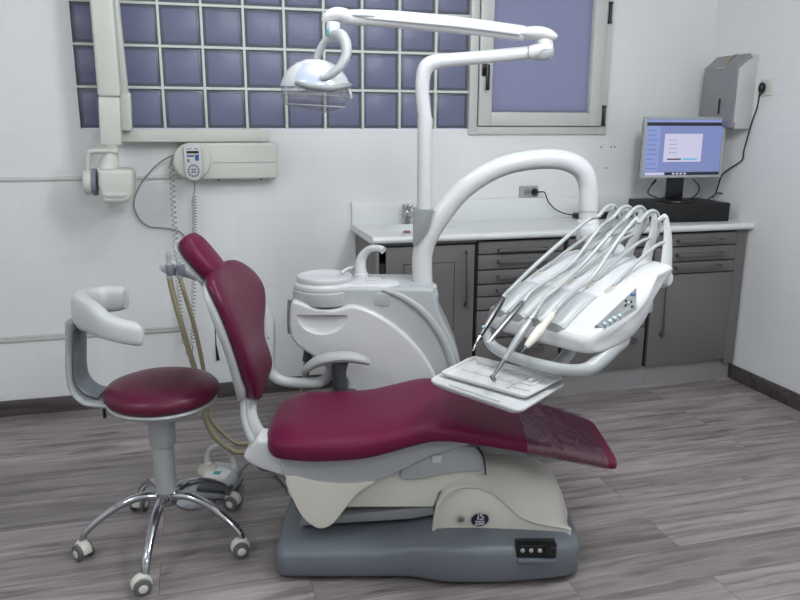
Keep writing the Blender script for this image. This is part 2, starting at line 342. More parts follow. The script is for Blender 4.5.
# ------------------------------------------------------------------ cabinets
YC = 3.455; CT = .916
def bar_handle(x0, x1, z, parent, vertical=False, x=None, z0=None, z1=None):
    b = B()
    if vertical:
        box(b, (x-.007, YC-.034, z0), (x+.007, YC-.024, z1), .003)
        for zz in (z0+.012, z1-.012): box(b, (x-.007, YC-.03, zz-.008), (x+.007, YC+.001, zz+.008), .002)
    else:
        box(b, (x0, YC-.034, z-.007), (x1, YC-.024, z+.007), .003)
        for xx in (x0+.012, x1-.012): box(b, (xx-.008, YC-.03, z-.007), (xx+.008, YC+.001, z+.007), .002)
    return obj('handle', b, 'handle', parent, F=ID)
def carcass(t, x0, x1, zt=.879):
    b = B(); box(b, (x0, YC+.022, .12), (x1, YB-.006, zt), .001); obj('carcass', b, 'cab_dark', t, F=ID)
def front(t, name, x0, x1, z0, z1):
    b = B(); box(b, (x0+.002, YC, z0+.002), (x1-.002, YC+.02, z1-.002), .0015); return obj(name, b, 'cab', t, F=ID)
XA0, XA1, XB1, XC1, XD1 = .825, 1.345, 1.842, 2.366, 2.885
t = thing('sink_cabinet', 'dark grey cabinet with one panelled door under the washbasin', 'cabinet', ((XA0+XA1)/2, 3.68, .12), ID)
carcass(t, XA0+.019, XA1, .775)
b = B(); box(b, (XA0, YC, .0), (XA0+.018, YB-.004, .879), .001); obj('side_panel', b, 'cab', t, F=ID)
b = B(); box(b, (XA0+.018, YC+.001, .865), (XA1, YC+.02, .879)); obj('top_rail', b, 'cab', t, F=ID)
d = front(t, 'door', XA0+.052, XA1-.006, .125, .858)
b = B(); ring_box(b, .965, 1.232, .42, .772, .0028, YC-.0012, YC+.002, 0); obj('panel_groove', b, 'cab_dark', d, F=ID)
bar_handle(0, 0, 0, d, True, 1.292, .54, .83)
def drawers(t, x0, x1, zs, hx0, hx1):
    for (za, zb, hz) in zs:
        d = front(t, 'drawer', x0, x1, za, zb); bar_handle(hx0, hx1, hz, d)
small = [(.803, .868, .822), (.723, .800, .764), (.648, .720, .684), (.583, .645, .615)]
t = thing('drawer_cabinet', 'dark grey drawer cabinet right of the sink cabinet, behind the dental console', 'cabinet', ((XA1+XB1)/2, 3.68, .12), ID)
carcass(t, XA1+.004, XB1-.002); drawers(t, XA1+.01, XB1-.012, small+[(.512, .580, .545), (.36, .509, .46), (.125, .357, .30)], 1.455, 1.735)
t = thing('drawer_cabinet', 'dark grey drawer cabinet mostly hidden by the dental console, left of the corner cabinet', 'cabinet', ((XB1+XC1)/2, 3.68, .12), ID)
carcass(t, XB1+.002, XC1-.004); drawers(t, XB1+.01, XC1-.016, small+[(.49, .580, .545), (.36, .487, .44), (.125, .357, .292)], 1.99, 2.295)
t = thing('corner_cabinet', 'dark grey cabinet with three drawers over a door, against the right wall', 'cabinet', ((XC1+XD1)/2, 3.68, .12), ID)
carcass(t, XC1, XR-.016); drawers(t, XC1+.006, XD1, [(.797, .868, .829), (.713, .794, .752), (.646, .710, .683)], 2.495, 2.80)
d = front(t, 'door', XC1+.006, XD1, .125, .643); bar_handle(0, 0, 0, d, True, 2.446, .30, .60)
b = B(); box(b, (XD1+.002, YC+.004, .10), (XR-.012, YC+.02, .872)); obj('filler_strip', b, 'cab', t, F=ID)
t = tag(obj('plinth', box(box(B(), (XA0+.02, YC+.03, 0), (2.385, YC+.045, .119)), (2.387, YC+.03, 0), (XR-.016, YC+.045, .119)), 'plinth', F=ID), 'brushed metal kick plate along the foot of the grey cabinets', 'kick plate')

# worktop with backsplash and an oval basin
t = thing('countertop', 'long white countertop with upstand over the grey cabinets', 'countertop', (1.88, 3.68, .88), ID)
bx, by, rx, ry = 1.12, 3.70, .205, .125
b = B()
outer = [(.803, 3.432), (XR-.002, 3.432), (XR-.002, YB-.002), (.803, YB-.002)]
N = 48
inn = [(bx+rx*cos(2*pi*k/N), by+ry*sin(2*pi*k/N)) for k in range(N)]
def on_rect(a):
    dx, dy = cos(a), sin(a); ts = []
    if dx > 1e-9: ts.append((XR-.002-bx)/dx)
    if dx < -1e-9: ts.append((.803-bx)/dx)
    if dy > 1e-9: ts.append((YB-.002-by)/dy)
    if dy < -1e-9: ts.append((3.432-by)/dy)
    k = min(ts); return (bx+dx*k, by+dy*k)
angs = sorted(set([round(2*pi*k/N, 6) for k in range(N)]+[round(math.atan2(y-by, x-bx) % (2*pi), 6) for x, y in outer]))
tmp = bmesh.new(); oi = []
for a in angs:
    ix, iy = bx+rx*cos(a), by+ry*sin(a); ox, oy = on_rect(a)
    oi.append([tmp.verts.new((ix, iy, CT)), tmp.verts.new((ox, oy, CT)), tmp.verts.new((ox, oy, .88)), tmp.verts.new((ix, iy, .88))])
for i in range(len(oi)):
    p, q = oi[i], oi[(i+1) % len(oi)]
    for k in range(3): tmp.faces.new((p[k], q[k], q[k+1], p[k+1]))
    tmp.faces.new((p[3], q[3], q[0], p[0]))
merge(b, tmp)
rod(b, (.805, 3.434, .898), (XR-.003, 3.434, .898), .018, 16)
obj('worktop', b, 'counter', t, F=ID)
b = B(); box(b, (.803, YB-.022, CT-.001), (XR-.002, YB-.001, 1.034), .003); obj('upstand', b, 'counter', t, F=ID)
b = B(); rs = []
for k, (s_, z) in enumerate([(1.06, CT-.0005), (1.05, CT+.0025), (1.0, CT+.002), (.97, CT-.004), (.93, .87), (.8, .815), (.5, .79), (.12, .785)]):
    rs.append([Vector((bx+rx*s_*cos(2*pi*j/N), by+ry*s_*sin(2*pi*j/N), z)) for j in range(N)])
rings(b, rs, cap=False); f = b.faces.new([v for v in b.verts][-N:]); obj('basin', b, 'counter', t, F=ID)
# tap behind the pole
t = thing('basin_tap', 'short chrome mixer tap behind the washbasin', 'tap', (1.08, 3.835, CT), ID)
tc_ = WY(409, 228, 3.80); tx = tc_.x
b = B(); rod(b, (tx, 3.845, CT+.001), (tx, 3.845, CT+.075), .024, 20, .004); rod(b, (tx, 3.845, CT+.045), (tx+.02, 3.74, CT+.065), .015, 16, .003); obj('tap_body', b, 'chrome', t, F=ID)
b = B(); rod(b, (tx, 3.845, CT+.074), (tx, 3.845, CT+.105), .025, 20, .005); box(b, (tx-.006, 3.78, CT+.098), (tx+.02, 3.85, CT+.108), .003); obj('tap_lever', b, 'chrome', t, F=ID)
p = CAMP + ray(407, 233)*((CT-CAMH)/ray(407, 233).z)
b = B(); box(b, (p.x-.016, p.y-.01, CT+.0005), (p.x+.016, p.y+.01, CT+.012), .003); tag(obj('soap_piece', b, 'brown', F=ID), 'small reddish brown bar lying on the countertop by the basin', 'soap')

# computer corner
t = thing('computer_box', 'flat black computer box on the countertop under the monitor', 'computer', (2.66, 3.66, CT), ID)
bx0, bx1 = 2.29, 2.875
def tilt(cx, cy, a): return Matrix.Translation((cx, cy, 0)) @ Matrix.Rotation(a, 4, 'Z') @ Matrix.Translation((-cx, -cy, 0))
mt = tilt(2.6, 3.66, radians(-4))
b = B(); box(b, (2.43, 3.535, CT+.002), (2.878, 3.85, CT+.103), .004, 2, mt); obj('case', b, 'blackm', t, F=ID)
b = B(); box(b, (2.44, 3.56, CT+.1025), (2.56, 3.567, CT+.1045), 0, 2, mt); obj('edge_strip', b, 'handle', t, F=ID)
mon = thing('monitor', 'flat silver framed computer monitor with a lit blue screen', 'monitor', (2.67, 3.66, CT+.103), ID)
# screen corners from the photograph: bezel (644,117) (723,117) (719,179) (642,177)
MY = 3.62
q = [WY(643.5, 117, MY), WY(723, 116.5, MY), WY(719.5, 178.5, MY), WY(643.5, 176.5, MY)]
mx0, mx1 = (q[0].x+q[3].x)/2, (q[1].x+q[2].x)/2; mz1, mz0 = (q[0].z+q[1].z)/2, (q[2].z+q[3].z)/2
ma = tilt((mx0+mx1)/2, MY, radians(-3))
b = B(); ring_box(b, mx0, mx1, mz0, mz1, .014, MY-.012, MY+.012, .003); tmpb = b; 
for v in b.verts: v.co = ma @ v.co
obj('bezel', b, 'lgrey', mon, F=ID)
b = B(); box(b, (mx0+.012, MY-.000, mz0+.012), (mx1-.012, MY+.045, mz1-.012), .012, 3, ma); obj('back_shell', b, 'black', mon, F=ID)
MT['screen'] = emit('monitor screen blue', (132, 146, 202), .8); MT['scr_white'] = emit('monitor window white', (212, 210, 238), .85); MT['scr_dark'] = emit('monitor bar dark', (18, 20, 52), .6); MT['scr_cyan'] = emit('monitor button cyan', (60, 190, 232), .9); MT['scr_mid'] = emit('monitor text grey', (96, 112, 180), .9); MT['scr_side'] = emit('monitor side panel', (142, 158, 214), .85)
sx0, sx1, sz0, sz1 = mx0+.012, mx1-.012, mz0+.014, mz1-.012
def scr(name, m, a0, a1, c0, c1, lift, par):
    b = B(); box(b, (sx0+(sx1-sx0)*a0, MY-.004-lift, sz1-(sz1-sz0)*c1), (sx0+(sx1-sx0)*a1, MY-.001, sz1-(sz1-sz0)*c0), 0, 2, ma); return obj(name, b, m, par, F=ID)
sc_ = scr('screen', 'screen', 0, 1, 0, 1, 0, mon)
scr('title_bar', 'scr_side', 0, 1, .0, .05, .0004, sc_); scr('menu_bar', 'scr_dark', 0, 1, .06, .12, .0004, sc_); scr('side_bar', 'scr_side', 0, .19, .12, .93, .0004, sc_)
scr('dialog_window', 'scr_white', .25, .74, .26, .76, .0006, sc_); scr('dark_button', 'scr_dark', .30, .48, .70, .725, .001, sc_); scr('cyan_button', 'scr_cyan', .50, .69, .70, .725, .001, sc_)
b = B()
for k in range(9): box(b, (sx0+(sx1-sx0)*.03, MY-.0052, sz1-(sz1-sz0)*(.205+.085*k)), (sx0+(sx1-sx0)*(.13+.02*(k % 3)), MY-.001, sz1-(sz1-sz0)*(.19+.085*k)), 0, 2, ma)
obj('menu_text', b, 'scr_mid', sc_, F=ID); b = B()
for k in range(4): box(b, (sx0+(sx1-sx0)*.31, MY-.0054, sz1-(sz1-sz0)*(.375+.075*k)), (sx0+(sx1-sx0)*.42, MY-.001, sz1-(sz1-sz0)*(.367+.075*k)), 0, 2, ma)
obj('form_text', b, 'scr_mid', sc_, F=ID)
scr('task_bar', 'scr_dark', .28, 1, .945, 1, .0005, sc_); scr('search_box', 'scr_white', .03, .28, .95, .995, .0006, sc_)
b = B()
for k in range(4): box(b, (sx0+(sx1-sx0)*(.38+.05*k), MY-.0056, sz0+(sz1-sz0)*.012), (sx0+(sx1-sx0)*(.41+.05*k), MY-.001, sz0+(sz1-sz0)*.042), 0, 2, ma)
obj('task_icons', b, 'scr_white', sc_, F=ID)
mcx = (mx0+mx1)/2-.005
b = B(); box(b, (mcx-.052, MY+.02, CT+.12), (mcx+.045, MY+.05, mz0+.08), .006, 2, ma); obj('neck', b, 'black', mon, F=ID)
b = B(); lathe(b, [(.10, 0), (.112, .003), (.11, .010), (.07, .018), (.04, .022)], (mcx, MY+.035, CT+.104), seg=40, sq=.8); obj('foot', b, 'black', mon, F=ID)
def wpath(pts): return [WY(x, y, Y) for x, y, Y in pts]
b = B(); tube(b, wpath([(656, 180, 3.67), (651, 186, 3.70), (648, 193, 3.74), (655, 197, 3.77), (663, 200, 3.80)]), .0035, 8, 8); rod(b, WY(656, 180, 3.67), WY(652, 184.5, 3.69), .007, 8); tag(obj('monitor_cable', b, 'black', F=ID), 'black cable hanging left of the monitor stand', 'cable')
b = B(); tube(b, wpath([(693, 179, 3.67), (699, 187, 3.71), (697, 194, 3.74), (690, 199, 3.78)]), .0035, 8, 8); tag(obj('monitor_cable', b, 'black', F=ID), 'black cable hanging right of the monitor stand', 'cable')
# keyboard-like black power strip behind the arm
t = thing('power_strip', 'low black power strip on the countertop behind the white curved arm', 'power strip', (2.2, 3.82, CT), ID)
b = B(); box(b, (2.085, 3.775, CT+.001), (2.36, 3.865, CT+.032), .008, 3); obj('body', b, 'black', t, F=ID)
b = B()
for k in range(7): box(b, (2.11+.033*k, 3.79, CT+.03), (2.134+.033*k, 3.83, CT+.036), .002)
obj('switches', b, 'blackm', t, F=ID)
# double socket above the worktop
t = thing('double_socket', 'grey double wall socket above the countertop behind the curved arm', 'socket', (1.83, YB, 1.03), ID)
a0, a1 = WY(519, 186, YB), WY(537, 197.5, YB)
b = B(); box(b, (a0.x, YB-.011, a1.z), (a1.x, YB+.0, a0.z), .004, 3); obj('socket_plate', b, 'plugg', t, F=ID)
sxc = a0.x+(a1.x-a0.x)*.4; szc = (a0.z+a1.z)/2
b = B(); lathe(b, [(.02, 0), (.021, .001), (.017, .0025), (.016, .0005)], (sxc, YB-.011, szc), (0, -1, 0), 24); obj('socket_well', b, 'mgrey', t, F=ID)
b = B()
for s_ in (-1, 1): rod(b, (sxc+s_*.008, YB-.011, szc), (sxc+s_*.008, YB-.0135, szc), .003, 8)
obj('socket_hole', b, 'black', t, F=ID)
t = thing('power_plug', 'round black plug with cord in the grey double socket', 'plug', (a1.x-.025, YB-.02, szc-.02), ID)
pxx = a0.x+(a1.x-a0.x)*.78
b = B(); lathe(b, [(.019, 0), (.021, .004), (.020, .018), (.012, .028), (.007, .036), (.004, .04)], (pxx, YB-.012, szc), (0, -1, 0), 20); obj('plug_body', b, 'black', t, F=ID)
b = B(); tube(b, [(pxx, YB-.045, szc), (pxx+.03, YB-.05, szc+.003)]+wpath([(545, 193, 3.86), (548, 201, 3.86), (554, 208, 3.85), (563, 213, 3.84)])+[Vector((2.09, 3.82, CT+.018))], .0035, 8, 8); obj('cord', b, 'black', t, F=ID)

# towel dispenser on the right wall
t = thing('towel_dispenser', 'stainless steel and white paper towel dispenser on the right wall', 'dispenser', (XR-.06, 3.66, 1.42), ID)
dy0, dy1 = 3.535, 3.80
bz0, bz1 = 1.42, 1.81
prof = [(XR-.001, bz0), (XR-.001, bz1), (XR-.05, bz1), (XR-.125, bz1-.07), (XR-.128, bz0+.01), (XR-.11, bz0)]
b = B(); prism(b, prof, dy0, dy1, .003, 2, 'uz'); obj('housing', b, 'white2', t, F=ID)
cv = [(XR-.035, bz1-.02), (XR-.055, bz1+.004), (XR-.13, bz1-.06), (XR-.136, bz0+.012), (XR-.108, bz0-.004), (XR-.108, bz0+.03), (XR-.118, bz0+.035), (XR-.118, bz1-.075), (XR-.06, bz1-.03)]
b = B(); prism(b, cv, dy0-.003, dy1+.003, .002, 2, 'uz'); obj('front_cover', b, 'stainless', t, F=ID)
b = B(); box(b, (XR-.1385, dy0+.10, 1.50), (XR-.135, dy0+.112, 1.58), .001); obj('level_window', b, 'black', t, F=ID)
b = B(); box(b, (XR-.1375, dy0+.09, 1.742), (XR-.1345, dy0+.16, 1.747)); obj('maker_strip', b, 'white', t, F=ID)
b = B(); tube(b, [(XR-.135, dy0+.13, bz1-.068), (XR-.095, dy0+.125, bz1-.028), (XR-.056, dy0+.12, bz1+.007), (XR-.03, dy0+.115, bz1+.003), (XR-.003, dy0+.112, bz1+.003), (XR-.002, dy0+.112, bz1+.05)][:5], .01, 3, 6, flat=(1, .1), up=(0, 0, 1)); tag(obj('adhesive_tape', b, 'tape', F=ID), 'strip of brown tape stuck over the top of the towel dispenser', 'tape')
# socket and cord on the right wall
t = thing('wall_socket', 'white single wall socket on the right wall beside the towel dispenser', 'socket', (XR-.01, 3.45, 1.59), ID)
b = B(); box(b, (XR-.010, 3.395, 1.592), (XR, 3.49, 1.678), .004, 3); obj('socket_plate', b, 'plugw', t, F=ID)
t = thing('power_plug', 'black plug on the right wall with its long cord drooping to the computer', 'plug', (XR-.03, 3.45, 1.6), ID)
b = B(); ellipsoid(b, (XR-.026, 3.455, 1.632), (.018, .018, .03), seg=20); rod(b, (XR-.03, 3.455, 1.61), (XR-.034, 3.458, 1.585), .008, 10, .002, .005); obj('plug_body', b, 'black', t, F=ID)
pts = [Vector((XR-.034, 3.458, 1.59))]+[WX(x, y, XR-.01*k) for x, y, k in [(757, 108, 2), (752, 122, 1.5), (744, 150, 1.5), (742, 160, 1.5), (732, 167, 1.5), (722, 175, 2)]]+wpath([(718, 186, 3.74), (715, 194, 3.76), (708, 199, 3.79)])
b = B(); tube(b, pts, .004, 8, 8); obj('cord', b, 'black', t, F=ID)
b = B(); tube(b, wpath([(712, 198, 3.73), (718, 193, 3.72), (727, 196, 3.70), (729, 202, 3.68), (724, 208, 3.68)]), .004, 8, 8); rod(b, WY(726, 203, 3.68), WY(722, 209, 3.68), .008, 10, .002); tag(obj('cable_loop', b, 'black', F=ID), 'small black cable loop at the right end of the computer box', 'cable')

# ------------------------------------------------------------------ x-ray unit on the back wall
P = WY
t = thing('x_ray_machine', 'ivory dental x-ray machine on a folded arm in front of the glass blocks', 'x-ray machine', (-.3, YB-.1, 1.0), ID)
b = B(); box(b, (-.335, YB-.10, 1.352), (.372, YB-.012, 1.41), .006, 3); obj('wall_arm', b, 'xray', t, F=ID)
b = B(); box(b, (.25, YB-.014, 1.345), (.34, YB-.0005, 1.417), .002); obj('wall_bracket', b, 'xray', t, F=ID)
def rect_arm(b, p0, p1, w, d, bev):   # bar between two points, w wide in x, d deep in y
    p0, p1 = Vector(p0), Vector(p1); L = (p1-p0).length
    z = (p1-p0).normalized(); y = Vector((0, 1, 0)); x = y.cross(z).normalized(); y = z.cross(x)
    m = Matrix(((x.x, y.x, z.x, p0.x), (x.y, y.y, z.y, p0.y), (x.z, y.z, z.z, p0.z), (0, 0, 0, 1)))
    box(b, (-w/2, -d/2, 0), (w/2, d/2, L), bev, 3, m)
ya = 3.70
b = B(); e0, e1 = P(110, 97, ya), P(101, -14, ya); e1 = e0+(e1-e0)*(2.30-e0.z)/(e1.z-e0.z); rect_arm(b, e0, e1, .098, .075, .014); obj('front_arm', b, 'xray', t, F=ID)
b = B(); rect_arm(b, P(111.5, 145.5, ya), P(109.5, 97.2, ya), .092, .07, .010); obj('arm_end', b, 'xray', t, F=ID)
yb2 = 3.80
b = B(); f0, f1 = P(120.5, 96, yb2), P(110.5, 0, yb2); f1 = f0+(f1-f0)*(2.28-f0.z)/(f1.z-f0.z); rect_arm(b, f0, f1, .075, .06, .012); obj('rear_arm', b, 'xray', t, F=ID)
b = B(); rect_arm(b, P(124, 131, yb2), P(122.5, 92, yb2), .075, .06, .012); obj('rear_arm_end', b, 'xray', t, F=ID)
b = B(); rod(b, P(119, 121, 3.765), P(119, 121, 3.745), .011, 14, .003); obj('pivot_screw', b, 'white', t, F=ID)
b = B(); box(b, (e1.x-.06, 3.66, 2.26), (f1.x+.06, 3.84, 2.36), .03, 4); obj('elbow', b, 'xray', t, F=ID)
b = B(); c = P(110, 152, ya); tube(b, [P(111, 145, ya), P(111.5, 152, ya), P(110, 160, ya), P(108, 170, ya)], [.04, .034, .04, .05], 4, 20); obj('swivel', b, 'xray', t, F=ID)
b = B(); tube(b, [P(118, 151.5, ya-.02), P(104, 151, ya-.02), P(92, 151.5, ya-.02), P(88.2, 155, ya-.02), P(87.5, 164, ya-.02), P(87.5, 178, ya-.02)], [.022]*6, 6, 12, flat=(.6, 1.0), up=(0, 1, 0)); obj('yoke', b, 'xray', t, F=ID)
hp = pxpoly  # head body
def wpoly(pts, Y): return [(q.x, q.z) for q in [WY(x, y, Y) for x, y in pts]]
b = B(); prism(b, wpoly([(98, 171), (101, 169.5), (130, 169.3), (133.4, 172.5), (133.6, 192), (131.5, 199), (126, 203), (105, 203.3), (102, 201), (98, 184)], 3.61), 3.60, 3.80, .018, 4); obj('tube_head', b, 'xray', t, F=ID)
b = B(); prism(b, smoothpoly(wpoly([(106, 193), (126, 193), (127, 195.5), (124, 197.2), (108, 197.2), (105, 195.5)], 3.60), 3), 3.593, 3.605, .004, 2); obj('head_ridge', b, 'white', t, F=ID)
b = B(); c0, c1 = P(97.5, 182, 3.69), P(92.5, 182, 3.69); rod(b, c0, c1, .062, 32, .004); obj('collar_ring', b, 'xray_grey', t, F=ID)
b = B(); rod(b, P(93, 182, 3.69), P(84, 182, 3.69), .058, 32, .010); obj('cone_cap', b, 'xray', t, F=ID)
b = B(); tube(b, wpath([(134, 196, 3.66), (135, 200, 3.68)])+[Vector(v) for v in []], .006, 2, 8); b.free()

t = thing('x_ray_control_box', 'long ivory control box under the x-ray arm on the back wall', 'control box', (.15, YB-.06, 1.15), ID)
cx0, cx1, cz0, cz1 = P(173, 160, YB-.1).x, P(277.5, 160, YB-.1).x, P(225, 179.5, YB-.1).z, P(225, 142.5, YB-.1).z
h = (cz1-cz0)/2; zc = (cz1+cz0)/2
pl = [(cx0+h-h*cos(a), zc+h*sin(a)) for a in [radians(-90+180*k/16) for k in range(17)]]
pl = [(cx0+h+h*cos(a), zc+h*sin(a)) for a in [radians(90+180*k/20) for k in range(21)]]+[(cx1-.012, cz0), (cx1, cz0+.012), (cx1, cz1-.012), (cx1-.012, cz1)]
b = B(); prism(b, pl, YB-.10, YB-.001, .012, 4); obj('housing', b, 'xray', t, F=ID)
b = B(); lathe(b, [(h*1.0, 0), (h*1.0, .006), (h*.93, .014), (h*.8, .017), (.01, .018)], (cx0+h, YB-.098, zc), (0, -1, 0), 48); obj('round_face', b, 'xray', t, F=ID)
gz = P(240, 162.5, YB-.1).z
b = B(); box(b, (P(213, 163, YB-.1).x, YB-.1012, gz-.0012), (cx1-.004, YB-.099, gz+.0012)); obj('seam', b, 'mgrey', t, F=ID)
for q_ in (219, 261): b = B(); rod(b, (P(q_, 182, YB-.05).x, YB-.05, cz0+.002), (P(q_, 182, YB-.05).x, YB-.05, cz0-.008), .007, 10); obj('bottom_screw', b, 'dgrey2', t, F=ID)
t = thing('x_ray_keypad', 'small white keypad with round button ring on the ivory control box', 'keypad', (cx0+h, YB-.12, zc-.09), ID)
kx, kz, ky = P(193, 160, YB-.12).x, P(193, 163, YB-.12).z, YB-.117
kw, kh = .042, .085
pl = [(kx+kw*cos(a), kz-kh+kw+kw*sin(a)) for a in [radians(180+180*k/16) for k in range(17)]]+[(kx+kw, kz+kh-.006), (kx+kw-.006, kz+kh), (kx-kw+.006, kz+kh), (kx-kw, kz+kh-.006)]
b = B(); prism(b, pl, ky-.018, ky, .005, 3); obj('body', b, 'white', t, F=ID)
b = B(); box(b, (kx-.028, ky-.0195, kz+.046), (kx+.028, ky-.017, kz+.058)); obj('display', b, 'black', t, F=ID)
b = B(); box(b, (kx+.010, ky-.0195, kz+.012), (kx+.028, ky-.017, kz+.040)); box(b, (kx-.028, ky-.0192, kz+.030), (kx+.006, ky-.017, kz+.038)); obj('blue_label', b, 'blue', t, F=ID)
b = B(); box(b, (kx-.026, ky-.0195, kz+.066), (kx-.004, ky-.017, kz+.070)); box(b, (kx+.010, ky-.0195, kz+.066), (kx+.024, ky-.017, kz+.070)); box(b, (kx-.028, ky-.0195, kz+.005), (kx-.016, ky-.017, kz+.020)); obj('print', b, 'print_grey', t, F=ID)
for k in range(12):
    a = 2*pi*k/12+.26; b = B(); ellipsoid(b, (kx+.0245*cos(a), ky-.0185, kz-.036+.0265*sin(a)), (.0052, .002, .0052), seg=10); obj('key', b, 'print_grey', t, F=ID)
for k in range(4):
    a = pi/4+pi/2*k; b = B(); ellipsoid(b, (kx+.0085*cos(a), ky-.0185, kz-.036+.0085*sin(a)), (.0052, .002, .0052), seg=10); obj('key', b, 'print_grey', t, F=ID)
def coil(b, a, e, r, turns, rr=.0022, sag=0, ph=0):
    a, e = Vector(a), Vector(e); ax, s, u = frame_axis(e-a); L = (e-a); pts = []
    for i in range(int(turns*10)+1):
        k = i/(turns*10); th = 2*pi*turns*k+ph; pts.append(a+L*k+(s*cos(th)+u*sin(th))*r)
    return tube(b, pts, rr, 1, 6)
b = B(); yk = YB-.06
tube(b, [(kx, ky-.006, kz-kh), (kx+.001, yk, kz-kh-.04)]+[P(193.5, 196, yk)], .0028, 4, 6)
coil(b, P(194, 196, yk), P(194.5, 235, yk), .011, 14); coil(b, P(194.5, 235, yk), P(193, 345, yk), .011, 30)
tube(b, [P(193, 345, yk), P(191, 358, yk), P(186, 352, yk)], .003, 6, 6)
coil(b, P(184, 345, yk), P(178, 280, yk), .011, 18); coil(b, P(178, 280, yk), P(171, 166, yk), .012, 22)
tube(b, [P(171, 166, yk), P(171.5, 160, yk), Vector((cx0+.01, YB-.05, P(172, 155, yk).z))], .004, 5, 6)
tag(obj('coiled_cord', b, 'coil', F=ID), 'long coiled cord looping down the wall below the x-ray keypad', 'cord')
b = B(); tube(b, [Vector((cx0+.005, YB-.05, P(172, 155, YB-.05).z))]+[P(162, 161, YB-.03), P(150, 172, YB-.02), P(139, 187, YB-.018), P(134, 202, YB-.018), P(136, 213, YB-.015), P(142, 222, YB-.012), P(151, 227, YB-.012), P(164, 228, YB-.012), P(175, 230, YB-.012), P(184, 236, YB-.012), P(195, 260, YB-.012), P(206, 262, YB-.012)], .0036, 8, 8); tag(obj('grey_cable', b, 'cable', F=ID), 'thin grey cable running from the control box down behind the headrest', 'cable')
b = B(); tube(b, [P(214, 292, YB-.006), P(215, 320, YB-.006), P(216, 347, YB-.006)], .0022, 3, 6); rod(b, P(216, 345, YB-.009), P(218, 360, YB-.009), .003, 10, 0, .009); tag(obj('pull_cord', b, 'blackm', F=ID), 'thin cord with a black tip hanging on the wall behind the backrest', 'cord')

# ------------------------------------------------------------------ dental chair (frame u, v, z)
X_, Y_, Z_ = Vector((1, 0, 0)), Vector((0, 1, 0)), Vector((0, 0, 1))
ch = thing('dental_chair', 'reclining burgundy dental chair on a slate grey base', 'dental chair', (.1, 2.38, 0))
# base: stations along u with a front edge, back edge and height
def slab(b, st, e=4, seg=40, n=5):
    "stations (u, v0, v1, z0, z1)"
    cc = catmull([Vector((s[0], (s[1]+s[2])/2, (s[3]+s[4])/2)) for s in st], n); hh = catmull([Vector(((s[2]-s[1])/2, (s[4]-s[3])/2, 0)) for s in st], n)
    return rings(b, [[c+Vector((0, x*h.x, y*h.y)) for x, y in [sup(2*pi*k/seg, e) for k in range(seg)]] for c, h in zip(cc, hh)])
b = B(); slab(b, [(-.408, 2.22, 2.52, .02, .07), (-.402, 2.165, 2.56, .006, .095), (-.38, 2.135, 2.585, .002, .112), (-.31, 2.128, 2.59, .001, .118), (-.1, 2.128, 2.59, .001, .124), (.0, 2.128, 2.59, .001, .132), (.06, 2.118, 2.60, .001, .145), (.12, 2.098, 2.61, .001, .157), (.20, 2.090, 2.61, .001, .161), (.35, 2.095, 2.61, .001, .158), (.50, 2.118, 2.60, .001, .151), (.565, 2.14, 2.58, .004, .142), (.588, 2.17, 2.55, .012, .130), (.596, 2.24, 2.5, .03, .11)], 5)
bs = obj('base', b, 'dgrey', ch)
# control recess on the base front
def S2(x, y, V): return S(x, y, V)
r0, r1 = S(516, 543.5, 2.105), S(556, 557, 2.105)
b = B(); box(b, (r0.x, 2.098, r1.z), (r1.x, 2.14, r0.z), .004); rp = obj('switch_panel', b, 'black', ch)
b = B(); box(b, (r0.x+.004, 2.090, r1.z-.016), (r1.x-.002, 2.13, r1.z-.001), .006); obj('panel_lip', b, 'dgrey', ch)
for k in range(3):
    p = S(522.5+8.7*k, 550.5, 2.097); b = B(); rod(b, (p.x, 2.102, p.z), (p.x, 2.0935, p.z), .0068, 16, .002); obj('switch_button', b, 'lgrey', rp)
p = S(550, 551, 2.095); b = B(); rod(b, (p.x, 2.105, p.z), (p.x, 2.088, p.z), .018, 24, .004); obj('dial', b, 'black', rp)
# cream hump cover: near profile blends to the ridge profile
near = pxpoly([(432, 531), (436, 510), (442, 498), (452, 490), (466, 487), (480, 488), (494, 494), (508, 506), (524, 519), (545, 525), (563, 528), (572, 530)], 2.185)
farp = pxpoly([(432, 515), (437, 492), (444, 474), (456, 462), (470, 452), (484, 449), (502, 452), (523, 459), (543, 471), (559, 487), (567, 508), (570, 529)], 2.36)
def hump(tt, V, base=.10):
    pr = [Vector(((a[0]*(1-tt)+c[0]*tt), 0, (a[1]*(1-tt)+c[1]*tt))) for a, c in zip(near, farp)]
    pr = catmull(pr, 5); pr = [Vector((p.x, V, p.z)) for p in pr]
    return [Vector((pr[0].x, V, base))]+pr+[Vector((pr[-1].x, V, base))]
b = B(); cen = Vector((.33, 2.2, .16))
hs = []
for tt, V, sc in [(0, 2.196, .93), (0, 2.188, .965), (0, 2.186, .985), (0.0, 2.190, .997), (0.02, 2.20, 1), (.12, 2.22, 1), (.4, 2.26, 1), (.72, 2.30, 1), (.92, 2.34, 1), (1, 2.39, 1), (1, 2.45, 1), (.85, 2.52, .98), (.5, 2.57, .96), (.2, 2.59, .9)]:
    c_ = Vector((cen.x, V, cen.z)); hs.append([c_+(p-c_)*sc if sc != 1 else p for p in hump(tt, V)])
rings(b, hs); cover = obj('base_cover', b, 'cream', ch, sharp=50)
p = S(461, 519, 2.19)
b = B(); lathe(b, [(.0145, -.004), (.0145, .003), (.012, .0045), (.0095, .001), (.008, -.002)], (p.x, 2.187, p.z), (0, -1, 0), 24); obj('lock_ring', b, 'cream2', ch)
b = B(); rod(b, (p.x, 2.190, p.z), (p.x, 2.1845, p.z), .0085, 16, .001); obj('lock', b, 'steel', ch)
p = S(480, 520, 2.184)
b = B(); t_ = bmesh.new(); lathe(t_, [(.0285, 0), (.0285, .0016), (.001, .0017)], (0, 0, 0), (0, -1, 0), 36)
